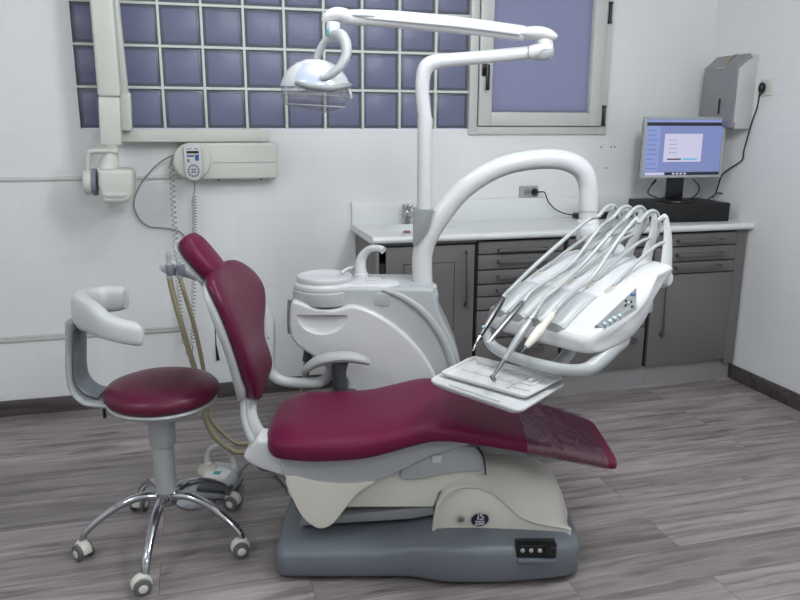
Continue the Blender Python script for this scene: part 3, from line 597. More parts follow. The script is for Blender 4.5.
for v in t_.verts: v.co = Vector((v.co.x+v.co.z*.12, v.co.y, v.co.z*.82))+Vector((p.x, 2.1865, p.z))
merge(b, t_); lg = obj('model_badge', b, 'navy', ch)
text('iS', .036, (p.x+.002, 2.1843, p.z+.011), (1, 0, .04), (.12, 0, 1), 'white', 'badge_letters', lg, bold=.0004)
text('250', .021, (p.x-.001, 2.1843, p.z-.0115), (1, 0, .04), (.12, 0, 1), 'white', 'badge_digits', lg, bold=.0006)
# scissor lift body between the base and the seat
b = B(); prism(b, pxpoly([(318, 508), (335, 491), (352, 478), (380, 462), (415, 452), (448, 452), (480, 450), (486, 474), (460, 480), (440, 493), (434, 508)], 2.235), 2.235, 2.53, .010, 3); obj('lift_arm', b, 'cream', ch)
b = B(); prism(b, pxpoly([(300, 524), (330, 517), (434, 507), (434, 516), (410, 520), (300, 527)], 2.245), 2.25, 2.50, .004, 2); obj('lift_arm_underside', b, 'mgrey', ch)
b = B(); prism(b, [(-.28, .11), (.02, .12), (.12, .14), (.12, .25), (.02, .20), (-.2, .15)], 2.30, 2.50, .01); obj('lift_mechanism', b, 'dgrey2', ch)
b = B(); tube(b, [S(478, 448, 2.20), S(483, 456, 2.20), S(485, 466, 2.20), S(485.5, 474, 2.20)], .006, 5, 8, flat=(.5, 1.4), up=(0, 1, 0)); obj('cover_seam', b, 'black', ch)
b = B(); prism(b, smoothpoly(pxpoly([(408, 462), (425, 454), (450, 447), (476, 447), (484, 460), (484, 472), (462, 473), (440, 476), (420, 480), (402, 480), (400, 472)], 2.215), 3), 2.215, 2.30, .01, 3); obj('knee_cover', b, 'lgrey', ch)
b = B(); box(b, (S(432, 463, 2.21).x, 2.208, S(432, 463, 2.21).z), (S(442, 455, 2.21).x, 2.214, S(442, 455, 2.21).z), .002); obj('service_label', b, 'white', ch)
# seat pan shells
b = B(); prism(b, smoothpoly(pxpoly([(283, 452), (300, 457), (350, 456), (400, 449), (440, 440), (470, 444), (452, 449), (425, 458), (402, 470), (380, 479), (350, 484), (318, 482), (284, 477)], 2.185), 3), 2.185, 2.54, .010, 3); obj('seat_shell', b, 'lgrey', ch)
b = B(); prism(b, smoothpoly(pxpoly([(286, 476.5), (318, 482), (350, 484), (375, 482), (360, 492), (346, 508), (335, 522), (326, 528), (316, 528), (303, 518), (293, 500)], 2.178), 3), 2.178, 2.22, .008, 3); obj('side_flap', b, 'cream', ch)
b = B(); prism(b, smoothpoly(pxpoly([(290, 480), (350, 486), (346, 508), (330, 522), (303, 512)], 2.53), 3), 2.50, 2.54, .008, 3); obj('side_flap', b, 'white2', ch)
b = B(); prism(b, [(-.36, .44), (-.1, .42), (.1, .44), (.26, .46), (.40, .43), (.66, .375), (.66, .36), (.3, .40), (.05, .37), (-.3, .36)], 2.24, 2.46, .01); obj('seat_frame', b, 'mgrey', ch)
# backrest hinge
b = B(); prism(b, smoothpoly(pxpoly([(243, 458), (248, 450), (256, 440), (262, 440), (270, 440), (279, 447), (286, 455), (287, 476), (270, 473), (252, 466)], 2.20), 3), 2.20, 2.30, .018, 4); obj('hinge_housing', b, 'white2', ch)
b = B(); tube(b, [S(250, 384, 2.46), S(250, 398, 2.44), S(251, 416, 2.40), S(256, 430, 2.36), S(262, 441, 2.32)], [.022, .022, .023, .026, .030], 6, 16, flat=(1.0, .9), up=(0, 1, 0)); obj('back_bracket', b, 'white2', ch)
b = B(); tube(b, [S(244.5, 392, 2.32), S(243.5, 404, 2.31), S(244.5, 420, 2.29), S(249, 434, 2.27), S(254, 443, 2.26)], .012, 6, 12); obj('bracket_edge', b, 'lgrey', ch)
# seat cushion
def st_seat(u, zt, th, v0, v1, nx=0): return (Vector((u, (v0+v1)/2, zt-th/2)), (v1-v0)/2, Vector((nx, 0, 1)), th/2)
seat = [(-.435, .463, .02, 2.30, 2.44), (-.426, .475, .05, 2.22, 2.52), (-.398, .490, .082, 2.155, 2.565), (-.34, .505, .10, 2.125, 2.585), (-.25, .508, .104, 2.115, 2.59), (-.12, .514, .100, 2.115, 2.59), (-.03, .533, .096, 2.115, 2.59), (.06, .556, .09, 2.115, 2.585), (.12, .559, .082, 2.115, 2.58), (.20, .545, .074, 2.12, 2.575), (.34, .512, .066, 2.13, 2.565), (.48, .475, .058, 2.14, 2.555), (.60, .441, .05, 2.15, 2.54), (.66, .423, .046, 2.155, 2.53), (.685, .414, .038, 2.165, 2.52), (.692, .410, .02, 2.19, 2.50)]
b = B(); cushion(b, [st_seat(*s) for s in seat], 3.4, 48, 6); obj('seat_cushion', b, 'leather', ch)
cov = [(.395, .499, .069, 2.130, 2.566), (.48, .478, .064, 2.137, 2.558), (.60, .444, .056, 2.147, 2.543), (.655, .4285, .053, 2.151, 2.534)]
def open_loft(b, st, e, seg, n, lift=0):
    C = catmull([Vector((s[0], (s[3]+s[4])/2, s[1]-s[2]/2)) for s in st], n); Hh = catmull([Vector(((s[4]-s[3])/2+lift, s[2]/2+lift, 0)) for s in st], n)
    return rings(b, [[c+Vector((0, x*h.x, y*h.y)) for x, y in [sup(2*pi*k/seg, e) for k in range(seg)]] for c, h in zip(C, Hh)], cap=False)
b = B(); open_loft(b, cov, 3.4, 96, 20, .002)
from mathutils import noise
for v in b.verts:
    nn = noise.noise(Vector((v.co.x*30, v.co.y*9, 3))) + .5*noise.noise(Vector((v.co.x*60, v.co.y*20, 8)))
    v.co.z += max(0, nn)*.006*(1 if v.co.z > .40 else -.4)
tag(obj('plastic_cover', b, 'film', sharp=180), 'wrinkled clear plastic sleeve over the foot end of the dental chair', 'cover')
# backrest cushion: stations up the back (z, front u, thick, v0, v1)
back = [(.530, -.470, .016, 2.38, 2.42), (.540, -.468, .034, 2.355, 2.445), (.565, -.461, .05, 2.31, 2.49), (.61, -.453, .06, 2.275, 2.53), (.66, -.456, .062, 2.24, 2.52), (.72, -.464, .062, 2.215, 2.50), (.77, -.474, .062, 2.20, 2.535), (.82, -.487, .062, 2.19, 2.595), (.87, -.502, .062, 2.185, 2.625), (.92, -.522, .060, 2.185, 2.61), (.96, -.544, .056, 2.20, 2.57), (.985, -.560, .045, 2.235, 2.52), (.997, -.572, .02, 2.29, 2.46)]
def yaw_back(p):  # the back is turned slightly towards the window wall
    return p.copy()
b = B(); cushion(b, [(yaw_back(Vector((u-th/2, (v0+v1)/2, z))), (v1-v0)/2, Vector((1, 0, .22)), th/2) for z, u, th, v0, v1 in back], 3.0, 44, 6)
for v in b.verts:
    d_ = (v.co.y-2.37); v.co.x += d_*.04 + .20*min(abs(d_), .25)**1.5 - .006
obj('backrest_cushion', b, 'leather2', ch)
b = B(); bk2 = [(.56, -.53, .03, 2.29, 2.44), (.60, -.525, .045, 2.245, 2.49), (.69, -.532, .05, 2.21, 2.53), (.75, -.541, .05, 2.19, 2.55), (.81, -.554, .05, 2.175, 2.59), (.87, -.572, .05, 2.17, 2.62), (.92, -.590, .045, 2.18, 2.61), (.955, -.606, .035, 2.21, 2.57), (.97, -.614, .015, 2.26, 2.52)]
cushion(b, [(Vector((u+.012, (v0+v1)/2, z)), (v1-v0)/2, Vector((1, 0, .25)), th/2*.8) for z, u, th, v0, v1 in bk2], 3.2, 44, 6)
for v in b.verts:
    d_ = (v.co.y-2.37); v.co.x += d_*.04 + .08*min(abs(d_), .25)**1.5
obj('backrest_shell', b, 'lgrey', ch)
# headrest
hc = Vector((-.638, 2.36, 1.018)); hd = Vector((-.105, 0, .135)).normalized(); hn = Vector((.135, 0, .105)).normalized()
hst = [(-.084, .03, .010), (-.079, .052, .024), (-.064, .068, .031), (-.036, .076, .033), (0, .079, .033), (.036, .077, .033), (.060, .069, .031), (.082, .052, .022), (.088, .03, .010)]
b = B(); cushion(b, [(hc+hd*t0+hn*.008, hw, hn, ht) for t0, hw, ht in hst], 2.8, 40, 6); obj('headrest_cushion', b, 'leather', ch)
b = B(); cushion(b, [(hc+hd*t0-hn*.027, hw*.92, hn, .008) for t0, hw, ht in hst], 2.8, 40, 6); obj('headrest_plate', b, 'lgrey', ch)
b = B(); tube(b, [hc-hn*.045-hd*.02, hc-hn*.05-hd*.07, Vector((-.635, 2.37, .93)), Vector((-.615, 2.37, .86))], .012, 6, 10, flat=(1.6, .6), up=(1, 0, .2)); obj('headrest_stem', b, 'white2', ch)
# armrest (on the window side)
b = B(); tube(b, [S(303, 374, 2.62), S(305, 370.5, 2.62), S(312, 364.5, 2.62), S(322, 360, 2.62), S(335, 357.5, 2.62), S(350, 357, 2.62), S(364, 360, 2.62), S(370, 363.5, 2.62)], [.008, .015, .021, .024, .025, .024, .019, .009], 6, 16, flat=(1.35, .85), up=(0, 0, 1)); obj('armrest', b, 'lgrey', ch)
b = B(); tube(b, [S(340, 362, 2.62), S(339, 374, 2.62), S(341, 395, 2.62)], [.032, .026, .026], 5, 14, flat=(1, .7), up=(0, 1, 0)); box(b, (-.26, 2.5, .43), (-.16, 2.64, .48), .01); obj('armrest_post', b, 'dgrey2', ch)

# ------------------------------------------------------------------ cuspidor unit
cu = thing('cuspidor_unit', 'white and grey spittoon unit with bowl and water spout beside the dental chair', 'dental unit', (-.05, 2.87, 0))
V0 = 2.73
b = B(); prism(b, [(q[0], q[1]) for q in smoothpoly(pxpoly([(290.5, 304), (300, 303), (318, 309), (336, 309.5), (352, 306), (372, 312), (396, 327), (418, 348), (434, 372), (444, 402), (444, 420), (420, 428), (380, 420), (350, 395), (345, 377), (313, 357), (291, 338)], V0), 3)], V0, V0+.05, .012, 4); sp_ = obj('side_panel', b, 'white', cu)
# scooped grip under the top edge of the panel
gp = S(322, 315, V0); t_ = B(); ellipsoid(t_, (0, 0, 0), (.100, .026, .080), seg=40); g_ = t_.verts[:]+t_.edges[:]+t_.faces[:]
bmesh.ops.bisect_plane(t_, geom=g_, plane_co=(0, 0, .0), plane_no=(0, 0, 1), clear_outer=True); bmesh.ops.holes_fill(t_, edges=t_.edges[:]); bmesh.ops.bevel(t_, geom=[e for e in t_.edges if e.calc_face_angle(0) > 1], offset=.006, segments=3, affect='EDGES')
t_.transform(Matrix.Translation((gp.x, V0-.004, gp.z))); cut = obj('cutter', t_, 'white', None)
md = sp_.modifiers.new('b', 'BOOLEAN'); md.operation = 'DIFFERENCE'; md.solver = 'EXACT'; md.object = cut
wn = sp_.modifiers.new('w', 'WEIGHTED_NORMAL'); wn.weight = 100; bpy.context.view_layer.update(); dg_ = bpy.context.evaluated_depsgraph_get(); nm = bpy.data.meshes.new_from_object(sp_.evaluated_get(dg_)); sp_.modifiers.clear(); sp_.data = nm; bpy.data.objects.remove(cut)

band = pxpoly([(300, 288), (352, 288), (395, 288), (434, 289), (437, 302), (441, 316), (450, 334), (459, 356), (463, 378), (460, 420), (430, 440), (380, 430), (348, 392), (313, 355), (296, 338)], V0+.03)
b = B(); prism(b, band, V0+.03, 3.04, .014, 4); obj('casing', b, 'lgrey', cu)
b = B(); tube(b, [S(382, 290, V0+.028), S(402, 297, V0+.028), S(423, 312, V0+.028), S(440, 334, V0+.028), S(451, 360, V0+.028), S(456, 395, V0+.028)], [.006, .012, .014, .015, .015, .014], 6, 12, flat=(1, .6), up=(0, 1, 0)); obj('arch_rib', b, 'lgrey', cu)
# round drum under the bowl
bc = Vector((-.296, 2.85, 0)); zt = S(335, 300, 2.74).z
def keyhole(r, s, x1, r2, n=28):
    pts = []
    for k in range(n+1):
        a = radians(38)+radians(284)*k/n; pts.append((bc.x+r*cos(a), bc.y+r*sin(a)))
    for k in range(13):
        a = radians(-90)+pi*k/12; pts.append((x1-r2+r2*cos(a), bc.y-.01+r2*sin(a)))
    return pts
ztop = .832
b = B(); prism(b, keyhole(.124, 0, .02, .085), .765, ztop-.012, .006, 3, 'xy'); obj('bowl_drum', b, 'lgrey', cu)
b = B(); prism(b, keyhole(.118, 0, -.0, .07), ztop-.014, ztop+.012, .009, 4, 'xy')
prism(b, keyhole(.111, 0, -.008, .062), ztop+.008, ztop+.016, .006, 3, 'xy'); obj('bowl_tray', b, 'white', cu)
b = B(); rs = [(.098, ztop+.006), (.107, ztop+.016), (.109, ztop+.030), (.106, ztop+.037), (.099, ztop+.037), (.088, ztop+.026), (.07, ztop+.0195), (.04, ztop+.0172), (.01, ztop+.017)]
lathe(b, [(r, z) for r, z in rs], (bc.x, bc.y, 0), seg=56); obj('spittoon_bowl', b, 'white', cu)
b = B(); lathe(b, [(.03, 0), (.032, .004), (.026, .006)], (-.105, 2.87, ztop+.014)); obj('cup_rest', b, 'white2', cu)
b = B(); tube(b, [S(361, 274, 2.93), S(360.5, 268, 2.93), S(361.5, 259, 2.93), S(366, 252, 2.92), S(372, 248.5, 2.90), S(380, 248.5, 2.88), S(383.5, 250.5, 2.87)], [.026, .023, .020, .0165, .014, .013, .015], 6, 18); obj('cup_filler', b, 'white', cu)
b = B(); rod(b, S(361, 274, 2.93)-Z_*.05, S(361, 274, 2.93)+Z_*.005, .03, 24, .004); obj('filler_base', b, 'white', cu)
b = B(); rod(b, S(356, 276, 2.95)-Z_*.03, S(356, 265, 2.95), .011, 16, .002); tube(b, [S(356, 267, 2.95), S(350, 268, 2.93), S(345, 270, 2.91), S(342, 273, 2.90)], .006, 5, 10); obj('bowl_rinser', b, 'white', cu)
# pole socket block
pc = Vector((.091, 2.90, 0))
b = B(); box(b, (.00, 2.80, .60), (.150, 3.0, .812), .018, 4); obj('pole_socket', b, 'lgrey', cu)
b = B(); lathe(b, [(.056, .0), (.056, .004), (.048, .010), (.044, .011)], (pc.x, pc.y, .811), seg=40); obj('pole_collar', b, 'white2', cu)
b = B(); box(b, (-.14, 2.78, .0), (.20, 3.02, .55), .03, 4); obj('pedestal', b, 'dgrey', cu)
b = B(); tube(b, [S(290.5, 300, 2.83), S(290, 318, 2.83), S(290.5, 333, 2.83)], .012, 4, 10); obj('side_clip', b, 'mgrey', cu)
b = B(); tube(b, [S(309, 348, 2.84), S(308, 356, 2.84), S(307, 361, 2.84)], .020, 4, 14); obj('hose_gland', b, 'dgrey2', cu)
b = B(); tube(b, [S(307, 360, 2.84), S(306, 375, 2.84), S(303, 395, 2.83), Vector((-.34, 2.80, .20)), Vector((-.2, 2.84, .05)), Vector((-.1, 2.88, .03))], .013, 6, 12); obj('drain_hose', b, 'hose', cu)

# assistant's holder on its bent arm, fixed to the unit
ah = thing('assistant_arm', 'white bent tube arm with a holder for two suction hoses, behind the backrest', 'instrument holder', (-.3, 2.85, .5))
b = B(); tube(b, [S(246, 284, 2.76), S(258, 300, 2.78), S(265, 312, 2.80), S(268.5, 330, 2.80), S(268.5, 362, 2.80), S(272, 374, 2.80), S(284, 381, 2.80), S(305, 383, 2.80), S(320, 382, 2.80), S(328, 376, 2.81), S(332, 366, 2.83), S(338, 350, 2.86)], [.018, .02, .026, .027, .026, .023, .021, .021, .022, .021, .021, .021], 6, 16); obj('arm_tube', b, 'white2', ah)
b = B(); p = S(268.3, 338, 2.775); rod(b, p+Y_*.005, p-Y_*.002, .005, 10); obj('arm_screw', b, 'mgrey', ah)
b = B(); p = S(268.5, 343.2, 2.80); lathe(b, [(.0265, -.0012), (.0272, 0), (.0265, .0012)], p, (0, 0, 1), 24); obj('arm_joint', b, 'mgrey', ah)
b = B(); tube(b, [S(161, 267.5, 2.74), S(164, 267.5, 2.75), S(172, 268, 2.755), S(185, 269.5, 2.76), S(200, 274, 2.765), S(215, 278, 2.765), S(232, 280, 2.76), S(248, 285, 2.76)], [.008, .020, .027, .029, .027, .023, .019, .018], 6, 18); obj('holder_bar', b, 'white2', ah)
for k, x in enumerate((170, 181)):
    b = B(); p = S(x, 269.5, 2.715); tube(b, [p+Vector((0, .0, -.020)), p+Vector((0, 0, 0)), p+Vector((0, 0, .018))], [.013, .0165, .015], 4, 18); obj('clamp_ring', b, 'xray_grey', ah)
for x, top, lab in ((168.5, 252, 'taller suction handpiece with beige hose in the left holder of the white bent arm'), (179, 259, 'shorter suction handpiece with beige hose in the right holder of the white bent arm')):
    hx = thing('suction_handpiece', lab, 'suction handpiece', S(x+1, 285, 2.715), group=None)
    b = B(); a_, c_ = S(x+1, 278, 2.715), S(x, top, 2.715); tube(b, [a_, a_+(c_-a_)*.45, a_+(c_-a_)*.7, c_+(a_-c_)*.12, c_], [.0115, .012, .0095, .0105, .008], 4, 16); obj('nozzle', b, 'lgrey', hx)
    e = (x-168.5)*.33
    b = B(); hr_ = .0105 if x < 170 else .0085; hp_ = [S(x+1, 277, 2.715), S(x+4+e*.3, 292, 2.715), S(x+13-e*.2, 325, 2.72), S(x+25-e*1.1, 365, 2.73), S(x+35-e*2.6, 395, 2.74), S(206+e*.5, 420, 2.745), S(216+e, 438-e, 2.75), S(230+e, 449-e*1.0, 2.76), S(247, 452-e*1.6, 2.77), Vector((-.36, 2.79, .20)), Vector((-.22, 2.83, .16))]; hp_ = [p if n_ < 2 else p+Y_*(0 if x < 170 else .030) for n_, p in enumerate(hp_)]; tube(b, hp_, [hr_]*11, 8, 12); obj('suction_hose', b, 'hose' if False else 'hose', hx)

# ------------------------------------------------------------------ operating light on the pole
ol = thing('operating_light', 'white dental operating light on a folding arm above the chair', 'dental lamp', (pc.x, pc.y, .822))
b = B(); rod(b, (pc.x, pc.y, .815), (pc.x+.002, pc.y, 1.40), .040, 32, 0, .031)
b.free(); b = B()
tube(b, [Vector((pc.x+.002, pc.y, 1.0)), Vector((pc.x+.002, pc.y, 1.2)), Vector((pc.x+.002, pc.y, 1.465))], .029, 3, 24); obj('lower_pole', b, 'white2', ol)
b = B(); tube(b, [Vector((pc.x+.002, pc.y, 1.46)), S(422.5, 95, 2.9), S(423, 78, 2.9), S(426.5, 67, 2.9), S(435, 62, 2.9), S(450, 60, 2.9), S(490, 56.5, 2.9), S(533, 52, 2.9)], [.026, .026, .027, .029, .028, .025, .024, .023], 7, 24); obj('lower_arm', b, 'white', ol)
b = B(); a_ = S(532, 52.5, 2.89); c_ = S(549, 50.5, 2.87); tube(b, [a_-X_*.01, a_+(c_-a_)*.4, c_, c_+(c_-a_)*.25], [.026, .034, .034, .02], 6, 24, flat=(1, .95)); obj('knuckle_lower', b, 'white2', ol)
b = B(); p = S(545.5, 54, 2.835); ellipsoid(b, p, (.030, .006, .018), Matrix.Rotation(radians(-14), 4, 'Y')); obj('knuckle_cap', b, 'mgrey', ol)
b = B(); rod(b, S(544.5, 47, 2.88)-Z_*.01, S(544.5, 38, 2.88), .031, 28, .004); obj('knuckle_pin', b, 'white2', ol)
b = B(); tube(b, [S(519, 33.5, 2.88), S(527, 33, 2.88), S(540, 33.5, 2.88), S(550, 36, 2.88), S(556, 37.5, 2.88)], [.022, .036, .040, .035, .018], 6, 24, flat=(1.1, .62), up=(0, 0, 1)); obj('knuckle_upper', b, 'white', ol)
b = B(); tube(b, [S(524, 33.4, 2.88), S(470, 26.5, 2.88), S(430, 22.5, 2.88), S(390, 19, 2.88), S(360, 17.5, 2.88), S(344, 17, 2.88)], [.027, .029, .0305, .030, .028, .024], 6, 24, flat=(.9, 1)); obj('upper_arm', b, 'white', ol)
b = B(); tube(b, [S(520, 34.5, 2.852), S(470, 28, 2.850), S(430, 24, 2.849), S(365, 18, 2.853)], .0035, 6, 6); obj('arm_groove', b, 'lgrey', ol)
b = B(); tube(b, [S(375, 16, 2.855), S(362, 15.2, 2.852), S(352, 15, 2.857)], [.003, .007, .003], 6, 8); obj('arm_label', b, 'lgrey', ol)
b = B(); tube(b, [S(350, 17.5, 2.88), S(342, 14.5, 2.88), S(334, 14.3, 2.88), S(327, 17.5, 2.88), S(323.5, 22, 2.88)], [.026, .027, .026, .020, .011], 6, 24, flat=(1, .9)); obj('arm_head', b, 'white', ol)
b = B(); rod(b, S(333, 37, 2.88), S(333.5, 22, 2.88), .0255, 28, .004); obj('swivel', b, 'white2', ol)
p = S(327.8, 32.5, 2.858); b = B(); box(b, (p.x-.004, p.y-.003, p.z-.012), (p.x+.004, p.y+.002, p.z+.012), .001); obj('swivel_label', b, 'teal', ol)
# yoke: grey oval loop
b = B(); yk_ = [S(x, y, V) for x, y, V in [(333, 36, 2.86), (341, 36, 2.81), (346, 45, 2.78), (345.5, 57, 2.76), (338, 69, 2.75), (328, 76, 2.75), (321, 78, 2.75)]]
tube(b, yk_, [.018, .020, .019, .017, .015, .013, .011], 7, 18, flat=(1, 1.15)); obj('yoke', b, 'lgrey', ol)
b = B(); tube(b, [S(334, 38, 2.88), S(327, 40, 2.91), S(320, 50, 2.93), S(317, 60, 2.94), S(322, 72, 2.95)], [.014, .015, .014, .013, .012], 6, 14); obj('yoke', b, 'white2', ol)
b = B(); p = S(348.5, 51, 2.775); rod(b, S(346, 50, 2.775), S(350.5, 54, 2.775), .012, 14, .003, .007); rod(b, S(349, 54, 2.775), S(351.5, 58, 2.775), .004, 8); obj('yoke_knob', b, 'dgrey2', ol)
# head: squashed dome, rim, clear shield
lc = S(315.5, 88, 2.84); sx_ = .128
lt = Matrix.Rotation(radians(3), 4, 'Y')
b = B(); t_ = B(); lathe(t_, [(1.0, -.01), (1.0, .03), (.975, .17), (.90, .40), (.76, .63), (.56, .83), (.30, .96), (.001, 1.0)], (0, 0, 0), seg=56)
for v in t_.verts: v.co = lt @ Vector((v.co.x*sx_, v.co.y*.095, v.co.z*.102))+lc
merge(b, t_); obj('lamp_housing', b, 'white', ol)
b = B(); t_ = B(); lathe(t_, [(1.0, .02), (.985, .17), (.915, .40), (.775, .63), (.58, .82)], (0, 0, 0), seg=56)
t2 = [v for v in t_.verts if abs(math.atan2(v.co.x-.02, -v.co.y)) > .62]; bmesh.ops.delete(t_, geom=t2, context='VERTS')
for v in t_.verts: v.co = lt @ Vector((v.co.x*sx_, v.co.y*.097, v.co.z*.1025))+lc
merge(b, t_); MT['reflector'] = mat('bluish reflector', (196, 204, 224), .2, .3); obj('reflector_window', b, 'reflector', ol)
b = B(); t_ = B(); lathe(t_, [(.98, .0), (.985, -.18), (.955, -.38), (.86, -.56), (.66, -.69), (.36, -.77), (.001, -.79)], (0, 0, 0), seg=56)
for v in t_.verts: v.co = lt @ Vector((v.co.x*sx_, v.co.y*.093, v.co.z*.112))+lc
merge(b, t_); obj('clear_shield', b, 'shield', ol)
b = B(); tube(b, [lc+lt@Vector((sx_*.97*cos(a), .091*sin(a), -.026)) for a in [2*pi*k/24 for k in range(24)]], .0016, 2, 6, closed=True); tube(b, [lc+lt@Vector((sx_*.87*cos(a), .081*sin(a), -.063)) for a in [2*pi*k/24 for k in range(24)]], .0022, 2, 6, closed=True); obj('shield_rim', b, 'lgrey', ol)
b = B(); t_ = B(); lathe(t_, [(.5, .0), (.45, -.12), (.001, -.14)], (0, 0, 0), seg=32)
for v in t_.verts: v.co = lt @ Vector((v.co.x*sx_, v.co.y*.09, v.co.z*.112))+lc
merge(b, t_); obj('lamp_reflector', b, 'chrome', ol)
b = B(); tube(b, [S(296, 83, 2.75), S(302, 84.5, 2.735), S(313, 87, 2.73), S(330, 88.5, 2.735), S(341, 87, 2.745), S(350, 85, 2.78)], [.007, .010, .0105, .011, .010, .008], 6, 12); obj('lamp_handle', b, 'mgrey', ol)
b = B(); tube(b, [S(340, 84, 2.80), S(346, 87, 2.79), S(350, 93, 2.78), S(351, 98.5, 2.78)], [.010, .009, .007, .005], 6, 12); obj('lamp_handle', b, 'lgrey', ol)

# ------------------------------------------------------------------ delivery arm and console
da = thing('delivery_console', 'white dental instrument console on a curved tube arm above the chair', 'dental console', (pc.x, pc.y, .822))
b = B(); tube(b, [Vector((pc.x, pc.y, .812)), S(422, 262, 2.9), S(424, 247, 2.9), S(430, 233, 2.9), S(441, 215, 2.9), S(458, 194, 2.9), S(480, 177, 2.9), S(506, 165, 2.9), S(535, 159.5, 2.9), S(562, 160, 2.9), S(580, 168, 2.9), S(587.5, 182, 2.9), S(588.5, 202, 2.9), S(588.5, 222, 2.9)], [.040]*4+[.041, .040, .039, .038, .038, .038, .038, .037, .037, .037], 8, 28); obj('curved_arm', b, 'white', da)
b = B(); prism(b, smoothpoly(pxpoly([(413.5, 213), (414, 210), (432.5, 210), (432.5, 214), (429.5, 228), (423, 238), (414, 245), (413.2, 240)], 2.86), 3), 2.853, 2.95, .008, 3); obj('arm_bracket', b, 'mgrey', da)
b = B(); lathe(b, [(.0375, -.004), (.0382, 0), (.0375, .004)], S(588.5, 211, 2.9), seg=28); obj('arm_joint', b, 'lgrey', da)
# console local frame: origin front-left edge, s along width, t back, h up the tilted normal
o0 = Vector((.268, 2.30, 0)); sdir = Vector((.25, -.30, 0)).normalized(); tdir = Vector((.30, .25, 0)).normalized()
def K(s, t, z): return o0+sdir*s+tdir*t+Z_*z
WID = .405
side = [(-.005, .835), (-.002, .860), (.02, .880), (.08, .912), (.17, .953), (.27, .990), (.36, 1.014), (.43, 1.022), (.458, 1.014), (.462, .998), (.445, .98), (.39, .958), (.32, .915), (.25, .865), (.17, .828), (.09, .810), (.03, .808), (.003, .816)]
sm = smoothpoly(side, 6); cxn = .22; czn = .92
b = B(); rs = []
stn = [(.0, .80, .35), (.004, .90, .62), (.014, .96, .82), (.03, .99, .94), (.06, 1, 1), (.13, 1, 1.015), (.20, 1, 1.02), (.27, 1, 1.01), (.32, 1, .99), (.35, .99, .94), (.372, .96, .84), (.384, .90, .66), (.389, .82, .42)]
for q_ in catmull([Vector(v) for v in stn], 4):
    s, f, fz = q_
    row = []
    for p in sm:
        bulge = .05*(max(0, s-.1)/.289)*max(0, sin(pi*min(1, max(0, (p[0]+.06)/.44))))
        row.append(K(s+bulge, cxn+(p[0]-cxn)*f, czn+(p[1]-czn)*fz + (p[0]-cxn)*.36*(1-fz)))
    rs.append(row)
rings(b, rs)
bmesh.ops.recalc_face_normals(b, faces=b.faces[:]); b.normal_update()
head_bvh = BVHTree.FromBMesh(b); head = obj('console_body', b, 'white', da, sharp=60)
CI = CF.inverted()
def hit(x, y, lift=0):
    o_ = CI @ CAMP; d_ = (CI.to_3x3() @ ray(x, y)).normalized(); h_ = head_bvh.ray_cast(o_, d_)
    if h_[0] is None: print('MISS', x, y); return None, None
    nn = h_[1] if h_[1].dot(d_) < 0 else -h_[1]
    return h_[0]+nn*lift, nn
def top(s, t, lift=0):
    h_ = head_bvh.ray_cast(K(s, t, 1.3), Vector((0, 0, -1)));
    if h_[0] is None: print('MISStop', s, t); return K(s, t, .9), Z_.copy()
    nn = h_[1] if h_[1].z > 0 else -h_[1]; return h_[0]+nn*lift, nn
# instrument holder panel with grooves: grid over the console's front
b = B(); g0 = []
NS, NT = 61, 12
for i in range(NS):
    s = .015+.300*i/(NS-1); row = []
    for j in range(NT):
        t0 = .0+.150*j/(NT-1); t0 = min(t0, .165-.10*max(0, (s-.24)/.063)*0)
        p, nn = top(s, max(t0, .006)); ph = (s-.015)/.300*4.0; gr = abs((ph % 1)-.5)*2; gr = min(1, max(0, (.86-gr)/.3))
        fade = min(1, (.150-t0)/.03+.15); row.append(p+Z_*(.004+.012*gr*fade) + tdir*(-.012*gr if j == 0 else 0))
    g0.append(row)
vs = [[b.verts.new(p) for p in r] for r in g0]
lowr = [b.verts.new(Vector((r[0].x, r[0].y, r[0].z-.035))+tdir*.004) for r in g0]
for i in range(NS-1):
    for j in range(NT-1): b.faces.new((vs[i][j], vs[i+1][j], vs[i+1][j+1], vs[i][j+1]))
    b.faces.new((lowr[i], lowr[i+1], vs[i+1][0], vs[i][0]))
e1_ = b.edges[:]; r_ = bmesh.ops.extrude_face_region(b, geom=b.faces[:]); [setattr(v, 'co', v.co-Z_*.01+tdir*.003) for v in r_['geom'] if isinstance(v, bmesh.types.BMVert)]
obj('holder_panel', b, 'lgrey', da, sharp=30)
for k, s in enumerate((.045, .115, .185, .255, .325)):
    p, nn = top(s, .20, .001); b = B(); t_ = B(); ellipsoid(t_, (0, 0, 0), (.011, .026, .0025), seg=20)
    x_ = sdir; z_ = nn; y_ = z_.cross(x_).normalized(); mtx = Matrix(((x_.x, y_.x, z_.x, p.x), (x_.y, y_.y, z_.y, p.y), (x_.z, y_.z, z_.z, p.z), (0, 0, 0, 1))); t_.transform(mtx); merge(b, t_); obj('hose_slot', b, 'cream2', da)
